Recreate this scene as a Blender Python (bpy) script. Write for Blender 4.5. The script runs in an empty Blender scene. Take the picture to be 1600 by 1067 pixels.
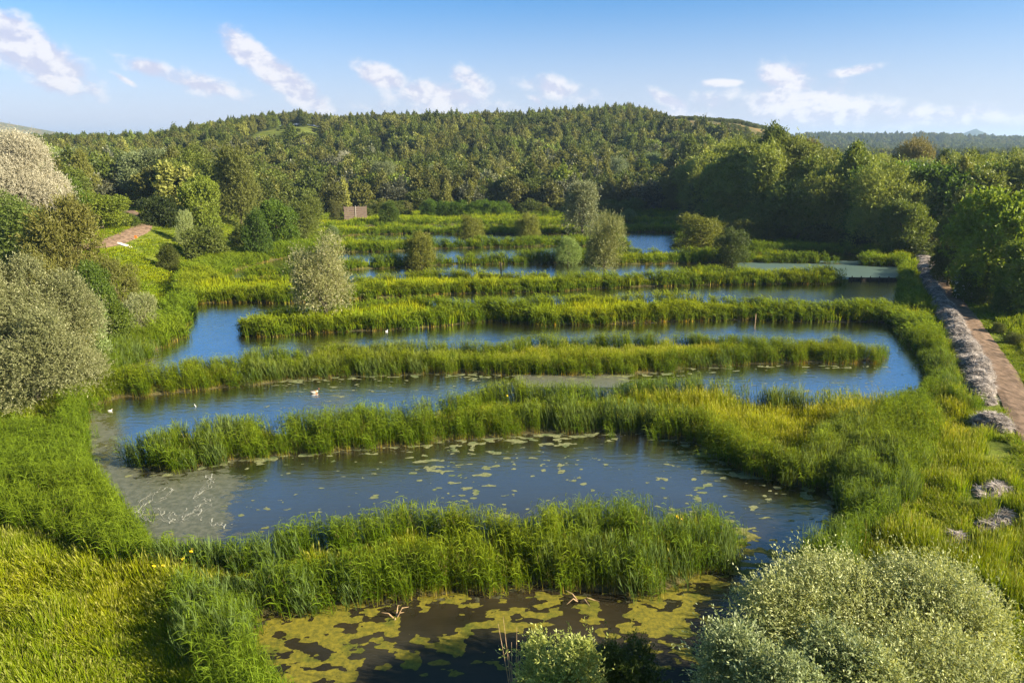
import bpy, math, random
import numpy as np
from mathutils import Vector
S = bpy.context.scene
COL = S.collection
rad = math.radians

# ------------------------------------------------------------------ camera
FPX, PITCH, CAMZ = 1150.0, rad(15.0), 17.0
cam_d = bpy.data.cameras.new('camera'); cam = bpy.data.objects.new('camera', cam_d); COL.objects.link(cam)
cam.location = (0, 0, CAMZ); cam.rotation_euler = (rad(90) - PITCH, 0, 0)
cam_d.sensor_width = 36.0; cam_d.lens = 36.0 * FPX / 1600.0
cam_d.clip_start = 0.5; cam_d.clip_end = 20000
S.camera = cam
# ------------------------------------------------------------------ light
SUN_EL, SUN_AZ = rad(26.0), rad(108.0)          # azimuth clockwise from +Y (the view direction)
SUN_STR, SKY_STR, EXPO = 5.0, 0.050, 1.72
sd = Vector((math.sin(SUN_AZ) * math.cos(SUN_EL), math.cos(SUN_AZ) * math.cos(SUN_EL), math.sin(SUN_EL)))
sl = bpy.data.lights.new('sun', 'SUN'); sun = bpy.data.objects.new('sun', sl); COL.objects.link(sun)
sl.energy = SUN_STR; sl.angle = rad(0.5); sl.color = (1.0, 0.88, 0.64)
sun.rotation_euler = sd.to_track_quat('Z', 'Y').to_euler(); sun.location = (200, 0, 120)
S.view_settings.view_transform = 'Standard'; S.view_settings.look = 'None'
S.view_settings.exposure = EXPO; S.view_settings.gamma = 1.0
S.render.engine = 'CYCLES'
cy = S.cycles
cy.max_bounces = 5; cy.diffuse_bounces = 2; cy.glossy_bounces = 2; cy.transmission_bounces = 3
cy.transparent_max_bounces = 6; cy.volume_bounces = 0; cy.caustics_reflective = False; cy.caustics_refractive = False

# ------------------------------------------------------------------ projection helpers (photo pixels 1600x1067 -> world)
CP, SP = math.cos(PITCH), math.sin(PITCH)
def ray(px, py):
    u = (px - 800.0) / FPX; v = (533.5 - py) / FPX
    return (u, CP + v * SP, -SP + v * CP)
def at(px, py, z=0.0):
    r = ray(px, py); t = (z - CAMZ) / r[2]
    return (r[0] * t, r[1] * t)
def project(x, y, z):
    x, y, z = np.asarray(x, float), np.asarray(y, float), np.asarray(z, float)
    dz = z - CAMZ
    dep = y * CP - dz * SP; up = y * SP + dz * CP
    return 800 + FPX * x / dep, 533.5 - FPX * up / dep, dep
def zat(py, Y):
    r = ray(800, py); return CAMZ + Y * r[2] / r[1]

# ------------------------------------------------------------------ world: sky and clouds
W = bpy.data.worlds.new('World'); S.world = W; W.use_nodes = True
nt = W.node_tree; nt.nodes.clear()
class NT:
    """tiny helper to wire math nodes"""
    def __init__(s, nt): s.nt = nt
    def n(s, t, **k):
        d = s.nt.nodes.new(t)
        for a, b in k.items(): setattr(d, a, b)
        return d
    def link(s, a, b): s.nt.links.new(a, b)
    def put(s, sock, v):
        if v is None: return
        if hasattr(v, 'is_output'): s.nt.links.new(v, sock)
        else: sock.default_value = v
    def m(s, op, a, b=None, c=None, clamp=False):
        d = s.n('ShaderNodeMath', operation=op); d.use_clamp = clamp
        s.put(d.inputs[0], a); s.put(d.inputs[1], b)
        if c is not None: s.put(d.inputs[2], c)
        return d.outputs[0]
    def ramp(s, v, lo, hi, a=0.0, b=1.0, smooth=True):
        d = s.n('ShaderNodeMapRange'); d.interpolation_type = 'SMOOTHSTEP' if smooth else 'LINEAR'
        s.put(d.inputs[0], v); s.put(d.inputs[1], lo); s.put(d.inputs[2], hi); s.put(d.inputs[3], a); s.put(d.inputs[4], b)
        return d.outputs[0]
    def mix(s, f, a, b, blend='MIX'):
        d = s.n('ShaderNodeMix', data_type='RGBA', blend_type=blend)
        s.put(d.inputs[0], f); s.put(d.inputs[6], a if hasattr(a, 'is_output') else (*a, 1)); s.put(d.inputs[7], b if hasattr(b, 'is_output') else (*b, 1))
        return d.outputs[2]
    def noise(s, vec, scale, detail=3, rough=0.55, dist=0.0, dim='3D'):
        d = s.n('ShaderNodeTexNoise'); d.noise_dimensions = dim
        if vec is not None: s.link(vec, d.inputs['Vector'])
        d.inputs['Scale'].default_value = scale; d.inputs['Detail'].default_value = detail
        d.inputs['Roughness'].default_value = rough; d.inputs['Distortion'].default_value = dist
        return d.outputs['Fac']
    def vmul(s, vec, xyz):
        d = s.n('ShaderNodeVectorMath', operation='MULTIPLY'); s.put(d.inputs[0], vec); d.inputs[1].default_value = xyz
        return d.outputs[0]
    def vadd(s, vec, xyz):
        d = s.n('ShaderNodeVectorMath', operation='ADD'); s.put(d.inputs[0], vec); s.put(d.inputs[1], xyz)
        return d.outputs[0]
w = NT(nt)
sky = w.n('ShaderNodeTexSky', sky_type='NISHITA'); sky.sun_disc = False
sky.sun_elevation = SUN_EL; sky.sun_rotation = SUN_AZ
sky.air_density = 1.0; sky.dust_density = 0.6; sky.ozone_density = 2.0
tc = w.n('ShaderNodeTexCoord').outputs['Generated']
sep = w.n('ShaderNodeSeparateXYZ'); w.link(tc, sep.inputs[0])
az = w.m('ARCTAN2', sep.outputs[0], sep.outputs[1]); el = w.m('ARCSINE', sep.outputs[2])
cv = w.n('ShaderNodeCombineXYZ'); w.link(az, cv.inputs[0]); w.link(w.m('MULTIPLY', el, 1.5), cv.inputs[1])
def azel(px, py):
    r = ray(px, py); return math.atan2(r[0], r[1]), math.atan2(r[2], math.hypot(r[0], r[1]))
# cx, cy, half length px, half thickness px, tilt deg (down to the right), strength
CL = [(45, 80, 85, 34, 38, 1.0), (10, 50, 40, 34, 20, 0.9), (225, 105, 40, 14, 15, .75), (320, 135, 66, 18, 10, .72), (195, 125, 20, 5, 30, .7),
      (435, 118, 100, 23, 37, 1.0), (385, 80, 26, 16, 20, .9), (600, 122, 60, 20, 22, .8), (680, 150, 100, 26, 8, .75), (740, 130, 50, 22, 30, .6),
      (870, 140, 75, 22, 12, .6), (835, 155, 22, 8, 30, .6), (1045, 158, 40, 11, 25, .8), (1130, 130, 38, 7, 0, .75), (1235, 130, 60, 26, 20, .72),
      (1270, 165, 130, 38, 5, .74), (1330, 112, 45, 8, -8, .62), (1120, 165, 45, 20, 20, .5), (1480, 185, 170, 20, 0, .55), (980, 182, 240, 16, 0, .5), (700, 165, 160, 20, 0, .5),
      (140, 130, 18, 7, 10, .5), (1355, 170, 30, 25, 0, .45)]
tot = None
for (cx, cyy, a, b, t, s_) in CL:
    a0, e0 = azel(cx, cyy); t = -rad(t)
    dx = w.m('SUBTRACT', az, a0); dy = w.m('SUBTRACT', el, e0)
    p = w.m('MULTIPLY_ADD', dx, math.cos(t) * FPX / a, w.m('MULTIPLY', dy, math.sin(t) * FPX / a))
    q = w.m('MULTIPLY_ADD', dx, -math.sin(t) * FPX / b, w.m('MULTIPLY', dy, math.cos(t) * FPX / b))
    r2 = w.m('MULTIPLY_ADD', p, p, w.m('MULTIPLY', q, q))
    g = w.m('MULTIPLY', w.m('SUBTRACT', 1.45, w.m('SQRT', r2), clamp=False), s_)
    tot = g if tot is None else w.m('MAXIMUM', tot, g)
tot = w.m('MAXIMUM', tot, 0.0)
n1 = w.noise(cv.outputs[0], 26, 8, 0.6, 0.25)
n2 = w.noise(w.vadd(cv.outputs[0], (0.012, 0.012, 0)), 26, 8, 0.6, 0.25)
dens = w.m('MULTIPLY_ADD', n1, 1.5, w.m('SUBTRACT', w.m('MULTIPLY', tot, 1.0), 1.10))
cm = w.ramp(dens, -0.05, 0.5)
lit = w.ramp(w.m('SUBTRACT', n1, n2), -0.09, 0.09)
skym = w.mix(w.ramp(el, 0.0, 0.24), w.mix(1.0, sky.outputs[0], (0.72, 0.83, 1.02), 'MULTIPLY'), w.mix(1.0, sky.outputs[0], (0.25, 0.66, 1.06), 'MULTIPLY'))
# the air near the horizon is pale and faintly lilac
skym = w.mix(w.ramp(el, 0.26, 0.5), skym, w.mix(1.0, sky.outputs[0], (0.54, 0.86, 0.90), 'MULTIPLY'))
hz = w.m('MULTIPLY', w.ramp(el, -0.02, 0.2, 1.0, 0.0), 0.6)
skym = w.mix(hz, skym, (4.8, 4.5, 6.2))
ccol = w.mix(lit, (4.3, 4.3, 5.3), (6.4, 6.1, 6.2))
out = w.mix(w.m('MULTIPLY', cm, 0.85), skym, ccol)
bg = w.n('ShaderNodeBackground'); w.link(out, bg.inputs[0]); bg.inputs[1].default_value = SKY_STR
wo = w.n('ShaderNodeOutputWorld'); w.link(bg.outputs[0], wo.inputs[0])

# ------------------------------------------------------------------ object helpers
def tag(o, label=None, cat=None, group=None, kind=None):
    if label: o['label'] = label
    if cat: o['category'] = cat
    if group: o['group'] = group
    if kind: o['kind'] = kind
    return o
def link(o, parent=None, col=COL):
    col.objects.link(o)
    if parent: o.parent = parent
    return o
def mesh(name, V, F, mat=None, cols=None, smooth=False, fcs=None):
    """V (n,3); F (m,k) index array; cols (n,4) vertex colours named c"""
    V = np.ascontiguousarray(V, dtype=np.float32); F = np.ascontiguousarray(F, dtype=np.int32)
    me = bpy.data.meshes.new(name)
    m_, k = F.shape
    me.vertices.add(len(V)); me.vertices.foreach_set('co', V.ravel())
    me.loops.add(m_ * k); me.loops.foreach_set('vertex_index', F.ravel())
    me.polygons.add(m_); me.polygons.foreach_set('loop_start', np.arange(0, m_ * k, k, dtype=np.int32))
    try: me.polygons.foreach_set('loop_total', np.full(m_, k, dtype=np.int32))
    except Exception: pass
    me.update(calc_edges=True)
    if cols is not None:
        a = me.color_attributes.new('c', 'FLOAT_COLOR', 'POINT'); a.data.foreach_set('color', np.ascontiguousarray(cols, dtype=np.float32).ravel())
    if mat: me.materials.append(mat)
    if smooth: me.polygons.foreach_set('use_smooth', np.ones(m_, dtype=bool))
    return me
def obj(name, me, parent=None, loc=None, col=COL):
    o = bpy.data.objects.new(name, me)
    if loc is not None: o.location = loc
    return link(o, parent, col)
def empty(name, loc, rz=0, sc=None):
    o = bpy.data.objects.new(name, None); o.location = loc; o.rotation_euler = (0, 0, rz); o.empty_display_size = 0.5
    if sc is not None: o.scale = sc
    return link(o)
class MB:
    """collects polygons into one mesh"""
    def __init__(s): s.v = []; s.f = []
    def box(s, c, d, rz=0):
        cx, cyy, cz = c; a, b, h = d[0] / 2, d[1] / 2, d[2] / 2; k = len(s.v); co, si = math.cos(rz), math.sin(rz)
        for z in (-h, h):
            for x, y in ((-a, -b), (a, -b), (a, b), (-a, b)): s.v.append((cx + x * co - y * si, cyy + x * si + y * co, cz + z))
        s.f += [tuple(k + i for i in q) for q in ((3, 2, 1, 0), (4, 5, 6, 7), (0, 1, 5, 4), (1, 2, 6, 5), (2, 3, 7, 6), (3, 0, 4, 7))]
    def tube(s, pts, rs, n=6, cap=True):
        k = len(s.v); pts = [Vector(p) for p in pts]
        for i, p in enumerate(pts):
            d = (pts[min(i + 1, len(pts) - 1)] - pts[max(i - 1, 0)]).normalized()
            a = d.cross(Vector((0.31, 0.95, 0.05))).normalized(); b = d.cross(a)
            for j in range(n):
                t = 2 * math.pi * j / n; s.v.append(tuple(p + (a * math.cos(t) + b * math.sin(t)) * rs[i]))
        for i in range(len(pts) - 1):
            for j in range(n):
                s.f.append((k + i * n + j, k + i * n + (j + 1) % n, k + (i + 1) * n + (j + 1) % n, k + (i + 1) * n + j))
        if cap: s.f.append(tuple(k + j for j in range(n))[::-1]); s.f.append(tuple(k + (len(pts) - 1) * n + j for j in range(n)))
    def me(s, name, mat, smooth=False):
        m = bpy.data.meshes.new(name); m.from_pydata(s.v, [], s.f); m.materials.append(mat)
        if smooth:
            for p in m.polygons: p.use_smooth = True
        return m

# value noise in numpy (for placement and terrain)
_rs = np.random.RandomState(7); _tab = _rs.rand(256, 256)
def vn(x, y, s=1.0, o=0):
    x = np.asarray(x, float) / s + 37.7 * o + 1000; y = np.asarray(y, float) / s + 11.3 * o + 1000
    xi, yi = np.floor(x).astype(int), np.floor(y).astype(int); fx, fy = x - xi, y - yi
    fx = fx * fx * (3 - 2 * fx); fy = fy * fy * (3 - 2 * fy)
    g = lambda a, b: _tab[a & 255, b & 255]
    return (g(xi, yi) * (1 - fx) + g(xi + 1, yi) * fx) * (1 - fy) + (g(xi, yi + 1) * (1 - fx) + g(xi + 1, yi + 1) * fx) * fy
def fbm(x, y, s, o=0, k=3):
    r = 0; a = 0.5
    for i in range(k): r = r + a * vn(x, y, s / 2 ** i, o + i * 3); a *= 0.5
    return r / (1 - 0.5 ** k)
def sst(a, b, x):
    t = np.clip((np.asarray(x, float) - a) / (b - a), 0, 1); return t * t * (3 - 2 * t)

# ------------------------------------------------------------------ materials
def mat_new(name):
    m = bpy.data.materials.new(name); m.use_nodes = True; m.node_tree.nodes.clear()
    h = NT(m.node_tree); o = h.n('ShaderNodeOutputMaterial'); return m, h, o
def princ(h, col, rough=0.6, spec=0.3, normal=None, **k):
    p = h.n('ShaderNodeBsdfPrincipled'); h.put(p.inputs['Base Color'], col if hasattr(col, 'is_output') else (*col, 1))
    h.put(p.inputs['Roughness'], rough); h.put(p.inputs['Specular IOR Level'], spec)
    if normal is not None: h.link(normal, p.inputs['Normal'])
    return p
def leafmat(name, c1, c2, back=None, trans=0.35, rough=0.5, spec=0.25, sat_tint=True):
    m, h, o = mat_new(name)
    at_ = h.n('ShaderNodeAttribute', attribute_name='c'); sp = h.n('ShaderNodeSeparateColor'); h.link(at_.outputs['Color'], sp.inputs[0])
    oi = h.n('ShaderNodeObjectInfo')
    f = h.m('MULTIPLY_ADD', sp.outputs[0], 0.65, h.m('MULTIPLY', oi.outputs['Random'], 0.35))
    c = h.mix(f, c1, c2)
    if back is not None:
        g = h.n('ShaderNodeNewGeometry'); c = h.mix(g.outputs['Backfacing'], c, back)
    c = h.mix(1.0, c, oi.outputs['Color'], 'MULTIPLY')
    ti = h.n('ShaderNodeAttribute', attribute_name='tint', attribute_type='INSTANCER')
    ti2 = h.m('ADD', ti.outputs['Fac'], h.m('MULTIPLY', h.m('SUBTRACT', 1.0, h.m('MINIMUM', h.m('MULTIPLY', ti.outputs['Fac'], 1000), 1.0)), 1.0))
    vm = h.n('ShaderNodeVectorMath', operation='SCALE'); h.link(c, vm.inputs[0]); h.link(ti2, vm.inputs['Scale'])
    p = princ(h, vm.outputs[0], rough, spec); t = h.n('ShaderNodeBsdfTranslucent')
    tcol = h.mix(1.0, vm.outputs[0], (1.25, 1.2, 0.55), 'MULTIPLY'); h.link(tcol, t.inputs[0])
    mx = h.n('ShaderNodeMixShader'); mx.inputs[0].default_value = trans
    h.link(p.outputs[0], mx.inputs[1]); h.link(t.outputs[0], mx.inputs[2]); h.link(mx.outputs[0], o.inputs[0])
    return m
M = {}
M['green'] = leafmat('leaf_green', (0.045, 0.072, 0.010), (0.150, 0.175, 0.028))
M['lime'] = leafmat('leaf_lime', (0.080, 0.130, 0.010), (0.160, 0.215, 0.022))
M['olive'] = leafmat('leaf_olive', (0.090, 0.100, 0.018), (0.195, 0.195, 0.045))
M['silver'] = leafmat('leaf_silver', (0.110, 0.130, 0.060), (0.235, 0.245, 0.135), back=(0.40, 0.41, 0.29), trans=0.25)
M['white'] = leafmat('leaf_white', (0.26, 0.25, 0.18), (0.46, 0.43, 0.35), back=(0.62, 0.59, 0.50), trans=0.2)
M['pale'] = leafmat('leaf_pale', (0.13, 0.16, 0.05), (0.27, 0.28, 0.11), back=(0.40, 0.41, 0.24), trans=0.3)
M['tan'] = leafmat('leaf_tan', (0.13, 0.115, 0.035), (0.23, 0.195, 0.065))
M['flower'] = leafmat('petal_white', (0.6, 0.6, 0.5), (0.75, 0.75, 0.65), trans=0.15)
STRAW = 0.972
def reedmat(name, base, mid, tip, trans=0.4, rough=0.45):
    m, h, o = mat_new(name)
    at_ = h.n('ShaderNodeAttribute', attribute_name='c'); sp = h.n('ShaderNodeSeparateColor'); h.link(at_.outputs['Color'], sp.inputs[0])
    oi = h.n('ShaderNodeObjectInfo'); ti = h.n('ShaderNodeAttribute', attribute_name='tint', attribute_type='INSTANCER')
    a = h.mix(h.ramp(sp.outputs[1], 0.02, 0.32), base, mid)
    a = h.mix(h.ramp(sp.outputs[1], 0.45, 1.0), a, tip)
    yel = h.mix(1.0, a, (1.45, 1.2, 0.8), 'MULTIPLY')
    a = h.mix(ti.outputs['Fac'], a, yel)
    br = h.m('MULTIPLY_ADD', sp.outputs[0], 0.55, h.m('MULTIPLY_ADD', oi.outputs['Random'], 0.4, 0.55))
    vm = h.n('ShaderNodeVectorMath', operation='SCALE'); h.link(a, vm.inputs[0]); h.link(br, vm.inputs['Scale'])
    a = h.mix(h.m('GREATER_THAN', sp.outputs[0], STRAW), vm.outputs[0], (0.22, 0.19, 0.07))
    a = h.mix(sp.outputs[2], a, (0.30, 0.27, 0.14))
    p = princ(h, a, .65, 0.12); t = h.n('ShaderNodeBsdfTranslucent'); h.link(h.mix(1.0, a, (1.4, 1.25, 0.4), 'MULTIPLY'), t.inputs[0])
    mx = h.n('ShaderNodeMixShader'); mx.inputs[0].default_value = trans
    h.link(p.outputs[0], mx.inputs[1]); h.link(t.outputs[0], mx.inputs[2]); h.link(mx.outputs[0], o.inputs[0])
    return m
M['reed'] = reedmat('reed', (0.27, 0.21, 0.045), (0.092, 0.158, 0.005), (0.145, 0.208, 0.014))
M['grass'] = reedmat('grass', (0.060, 0.105, 0.004), (0.125, 0.190, 0.004), (0.215, 0.262, 0.009))
M['cattail'] = reedmat('cattail', (0.15, 0.14, 0.05), (0.070, 0.115, 0.022), (0.115, 0.165, 0.045))
def simplemat(name, c1, c2, scale=6, rough=0.8, bump=0.0, spec=0.2, stretch=None):
    m, h, o = mat_new(name)
    tcn = h.n('ShaderNodeTexCoord').outputs['Object']
    if stretch: tcn = h.vmul(tcn, stretch)
    nz = h.noise(tcn, scale, 5, 0.65); c = h.mix(h.ramp(nz, 0.32, 0.68), c1, c2)
    nrm = None
    if bump:
        b = h.n('ShaderNodeBump'); b.inputs['Strength'].default_value = bump; b.inputs['Distance'].default_value = 0.05; h.link(nz, b.inputs['Height']); nrm = b.outputs[0]
    p = princ(h, c, rough, spec, nrm); h.link(p.outputs[0], o.inputs[0]); return m
M['bark'] = simplemat('bark', (0.045, 0.035, 0.022), (0.15, 0.125, 0.09), 5, 0.9, 0.6, stretch=(1, 1, .25))
M['wood'] = simplemat('weathered_wood', (0.09, 0.062, 0.05), (0.19, 0.14, 0.115), 3, 0.85, 0.4, stretch=(.3, 1, 6))
M['darkwood'] = simplemat('dark_wood', (0.03, 0.025, 0.02), (0.08, 0.065, 0.05), 4, 0.85, 0.4)
M['straw'] = simplemat('cut_reed_straw', (0.17, 0.14, 0.12), (0.62, 0.54, 0.49), 2.2, 0.75, 0.0)
M['strawmass'] = simplemat('cut_reed_mass', (0.06, 0.05, 0.045), (0.20, 0.17, 0.155), 3.0, 0.95, 1.0)
M['path'] = simplemat('track', (0.10, 0.066, 0.044), (0.255, 0.170, 0.118), 2.6, 0.95, 1.0, stretch=(1, .45, 1))
M['pathwet'] = simplemat('wet_track', (0.05, 0.035, 0.035), (0.16, 0.10, 0.085), .9, 0.5, 0.3)
M['pale_stone'] = simplemat('pale_stone', (0.42, 0.38, 0.33), (0.65, 0.6, 0.55), 5, 0.8, 0.4)
M['orange'] = simplemat('orange_paint', (0.55, 0.16, 0.02), (0.65, 0.22, 0.03), 5, 0.6)
M['foam'] = simplemat('foam', (0.16, 0.16, 0.12), (0.40, 0.40, 0.35), 9, 0.8, 0.4)
M['stem'] = simplemat('dry_stem', (0.25, 0.16, 0.08), (0.45, 0.32, 0.2), 9, 0.8)
M['yellow'] = simplemat('yellow_petal', (0.75, 0.42, 0.01), (0.8, 0.55, 0.02), 9, 0.6)

# ground
def groundmat():
    m, h, o = mat_new('meadow_ground')
    pos = h.n('ShaderNodeNewGeometry').outputs['Position']
    at_ = h.n('ShaderNodeAttribute', attribute_name='c'); sp = h.n('ShaderNodeSeparateColor'); h.link(at_.outputs['Color'], sp.inputs[0])
    a = h.noise(pos, 0.22, 5, 0.6); b = h.noise(pos, 2.3, 5, 0.7); e = h.noise(pos, 0.03, 4, 0.6)
    c = h.mix(h.ramp(a, 0.35, 0.65), (0.055, 0.085, 0.010), (0.135, 0.165, 0.018))
    c = h.mix(h.ramp(b, 0.4, 0.75), c, (0.17, 0.185, 0.035))
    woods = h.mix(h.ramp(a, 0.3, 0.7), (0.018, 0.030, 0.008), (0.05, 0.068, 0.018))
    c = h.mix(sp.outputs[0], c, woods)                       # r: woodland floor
    heath = h.mix(h.ramp(h.noise(pos, 0.06, 5, 0.7), 0.45, 0.62), (0.085, 0.085, 0.035), (0.26, 0.155, 0.06))
    c = h.mix(sp.outputs[1], c, heath)                       # g: heath
    mud = h.mix(h.ramp(b, 0.3, 0.7), (0.05, 0.04, 0.02), (0.10, 0.085, 0.035))
    c = h.mix(sp.outputs[2], c, mud)                         # b: mud at the shore and the bed
    bp = h.n('ShaderNodeBump'); bp.inputs['Strength'].default_value = 0.8; bp.inputs['Distance'].default_value = 0.15; h.link(b, bp.inputs['Height'])
    p = princ(h, c, 0.95, 0.1, bp.outputs[0]); h.link(p.outputs[0], o.inputs[0]); return m
M['ground'] = groundmat()
def watermat():
    m, h, o = mat_new('pond_water')
    pos = h.n('ShaderNodeNewGeometry').outputs['Position']
    at_ = h.n('ShaderNodeAttribute', attribute_name='c'); sp = h.n('ShaderNodeSeparateColor'); h.link(at_.outputs['Color'], sp.inputs[0])
    nb = h.noise(pos, 0.25, 4, 0.6)
    c = h.mix(h.ramp(nb, 0.35, 0.65), (0.016, 0.014, 0.008), (0.032, 0.025, 0.014))
    c = h.mix(h.m('MULTIPLY', sp.outputs[2], 0.9), c, (0.036, 0.036, 0.028))   # b: silt stirred up in the middle of the big pond
    # g: duckweed film; r: grey olive scum
    fn = h.noise(h.vmul(pos, (1.0, 2.0, 1)), 1.4, 6, 0.7, 0.8)
    f1 = h.ramp(h.m('ADD', h.m('MULTIPLY', sp.outputs[0], 1.1), h.m('MULTIPLY', h.m('SUBTRACT', fn, 0.5), 1.3)), 0.42, 0.66)
    scum = h.mix(h.ramp(h.noise(pos, 3.0, 5, 0.7), 0.35, 0.7), (0.065, 0.068, 0.034), (0.125, 0.122, 0.078))
    c = h.mix(f1, c, scum)
    f2 = h.ramp(h.m('ADD', sp.outputs[1], h.m('MULTIPLY', h.m('SUBTRACT', fn, 0.5), 1.1)), 0.45, 0.62)
    c = h.mix(f2, c, (0.035, 0.075, 0.055))
    rough = h.m('MULTIPLY_ADD', h.m('MAXIMUM', f1, f2), 0.40, 0.035)
    w1 = h.noise(h.vmul(pos, (1.0, 2.4, 1)), 1.1, 4, 0.55)
    w2 = h.noise(h.vmul(pos, (1.0, 3.0, 1)), 5.0, 3, 0.5)
    hg = h.m('MULTIPLY_ADD', w2, 0.22, w1)
    bp = h.n('ShaderNodeBump'); bp.inputs['Strength'].default_value = 0.5; bp.inputs['Distance'].default_value = 0.07; h.link(hg, bp.inputs['Height'])
    p = princ(h, c, 0.9, 0.0, bp.outputs[0]); gl = h.n('ShaderNodeBsdfGlossy'); h.put(gl.inputs['Roughness'], rough); h.link(bp.outputs[0], gl.inputs['Normal']); gl.inputs['Color'].default_value = (.96, .98, 1, 1)
    lw_ = h.n('ShaderNodeLayerWeight'); lw_.inputs['Blend'].default_value = 0.5                  # Fresnel of slightly rippled water
    fr = h.ramp(lw_.outputs['Facing'], 0.38, 0.80, 0.02, 0.86)
    fr = h.m('MULTIPLY', fr, h.m('SUBTRACT', 1.0, h.m('MAXIMUM', h.m('MULTIPLY', f1, 0.6), h.m('MULTIPLY', f2, 0.72))))
    mx = h.n('ShaderNodeMixShader'); h.link(fr, mx.inputs[0]); h.link(p.outputs[0], mx.inputs[1]); h.link(gl.outputs[0], mx.inputs[2]); h.link(mx.outputs[0], o.inputs[0]); return m
M['water'] = watermat()
def algaemat():
    m, h, o = mat_new('algae_mat')
    pos = h.n('ShaderNodeNewGeometry').outputs['Position']
    at_ = h.n('ShaderNodeAttribute', attribute_name='c'); sp = h.n('ShaderNodeSeparateColor'); h.link(at_.outputs['Color'], sp.inputs[0])
    a = h.noise(pos, 5.0, 6, 0.75); b = h.noise(pos, 0.8, 3, 0.6)
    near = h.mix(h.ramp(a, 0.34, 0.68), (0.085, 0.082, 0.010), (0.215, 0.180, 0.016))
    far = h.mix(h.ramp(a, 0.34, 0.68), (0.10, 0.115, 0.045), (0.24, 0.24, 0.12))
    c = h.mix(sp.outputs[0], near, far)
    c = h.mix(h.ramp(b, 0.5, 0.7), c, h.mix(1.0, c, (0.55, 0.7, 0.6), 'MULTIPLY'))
    bp = h.n('ShaderNodeBump'); bp.inputs['Strength'].default_value = 0.6; bp.inputs['Distance'].default_value = 0.03; h.link(a, bp.inputs['Height'])
    p = princ(h, c, 0.7, 0.3, bp.outputs[0]); h.link(p.outputs[0], o.inputs[0]); return m
M['algae'] = algaemat()

# ------------------------------------------------------------------ shorelines (photo pixels; third value = height seen at that pixel)
T = 1.9
def poly(L): return np.array([at(p[0], p[1], p[2] if len(p) > 2 else 0.0) for p in L])
BASIN = poly([(445, 1100), (430, 1035), (385, 1000), (375, 968)])
# outline of all the water, anticlockwise start at the near pond's left shore (strips are cut out of it below)
BASIN = poly([(500, 1300), (440, 1067, 1.4), (422, 1035, 1.4), (380, 1003, 1.2), (368, 968), (300, 930), (220, 870), (187, 825), (180, 790), (150, 765), (139, 742), (139, 712), (124, 694),
              (131, 675), (140, 650), (150, 634), (175, 600), (217, 566), (240, 551), (285, 525), (289, 506), (307, 476), (335, 445), (360, 425), (420, 408), (500, 392), (520, 378),
              (520, 358), (600, 350), (760, 342), (900, 339), (1020, 338), (1062, 345), (1068, 360), (1060, 384), (1130, 394), (1240, 396), (1330, 398), (1398, 406), (1412, 425), (1410, 470), (1400, 500), (1405, 521),
              (1435, 551), (1456, 581), (1457, 622), (1420, 640), (1345, 700), (1310, 745), (1328, 768, .5), (1333, 788, 1.6), (1290, 820, 1.6), (1272, 850, 1.6), (1262, 884, 1.5), (1240, 960, 1.0), (1200, 1300)])
STRIP = {}
STRIP['A'] = poly([(150, 980), (375, 968), (450, 955), (560, 936), (640, 926), (750, 921), (860, 921), (937, 924), (1022, 931), (1062, 902), (1105, 893), (1137, 886), (1152, 862), (1158, 838),
                   (1150, 802, 1.5), (1120, 792, 1.5), (1080, 792, 1.5), (1030, 802, 1.5), (950, 789, 1.5), (870, 802, 1.5), (800, 814, 1.5), (700, 803, 1.5), (620, 800, 1.5), (540, 817, 1.5), (470, 822, 1.5), (410, 840, 1.5), (350, 836, 1.5), (200, 834, 1.5), (100, 850, 1.5)])
STRIP['B'] = poly([(196, 716), (225, 730), (277, 732), (311, 726), (380, 718), (450, 712), (562, 702), (662, 694), (760, 682), (850, 677), (925, 675), (1000, 679), (1060, 684), (1094, 694), (1150, 727), (1190, 742), (1225, 751), (1262, 757), (1292, 746),
                   (1310, 735), (1400, 740), (1520, 700), (1500, 640), (1454, 622, 1.2), (1412, 617, 1.5), (1375, 609, 1.5), (1319, 612, 1.5), (1270, 616, 1.5), (1240, 609, 1.5), (1202, 612, 1.5), (1150, 602, 1.5), (1094, 594, 1.5), (1000, 596, 1.5), (887, 602, 1.5), (775, 602, 1.5), (730, 612, 1.5), (711, 623, 1.5),
                   (644, 628, 1.5), (587, 642, 1.5), (562, 639, 1.5), (450, 647, 1.5), (375, 654, 1.5), (285, 662, 1.5), (262, 672, 1.5), (215, 684, 1.5), (195, 700, 1.0)])
STRIP['C'] = poly([(80, 660), (150, 634), (187, 622), (262, 615), (337, 607), (450, 594), (562, 585), (680, 583), (775, 585), (887, 587), (960, 585), (1019, 581), (1142, 570), (1244, 567), (1337, 566), (1372, 560), (1380, 552),
                   (1372, 542, 1.5), (1319, 526, 1.4), (1187, 526, 1.4), (1094, 520, 1.4), (925, 523, 1.4), (820, 527, 1.4), (775, 537, 1.4), (719, 529, 1.4), (655, 532, 1.4), (600, 537, 1.4), (525, 539, 1.4), (461, 543, 1.4), (394, 549, 1.4), (375, 560, 1.4), (300, 563, 1.4), (262, 571, 1.6), (200, 580, 1.0), (100, 590, 1.0)])
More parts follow.
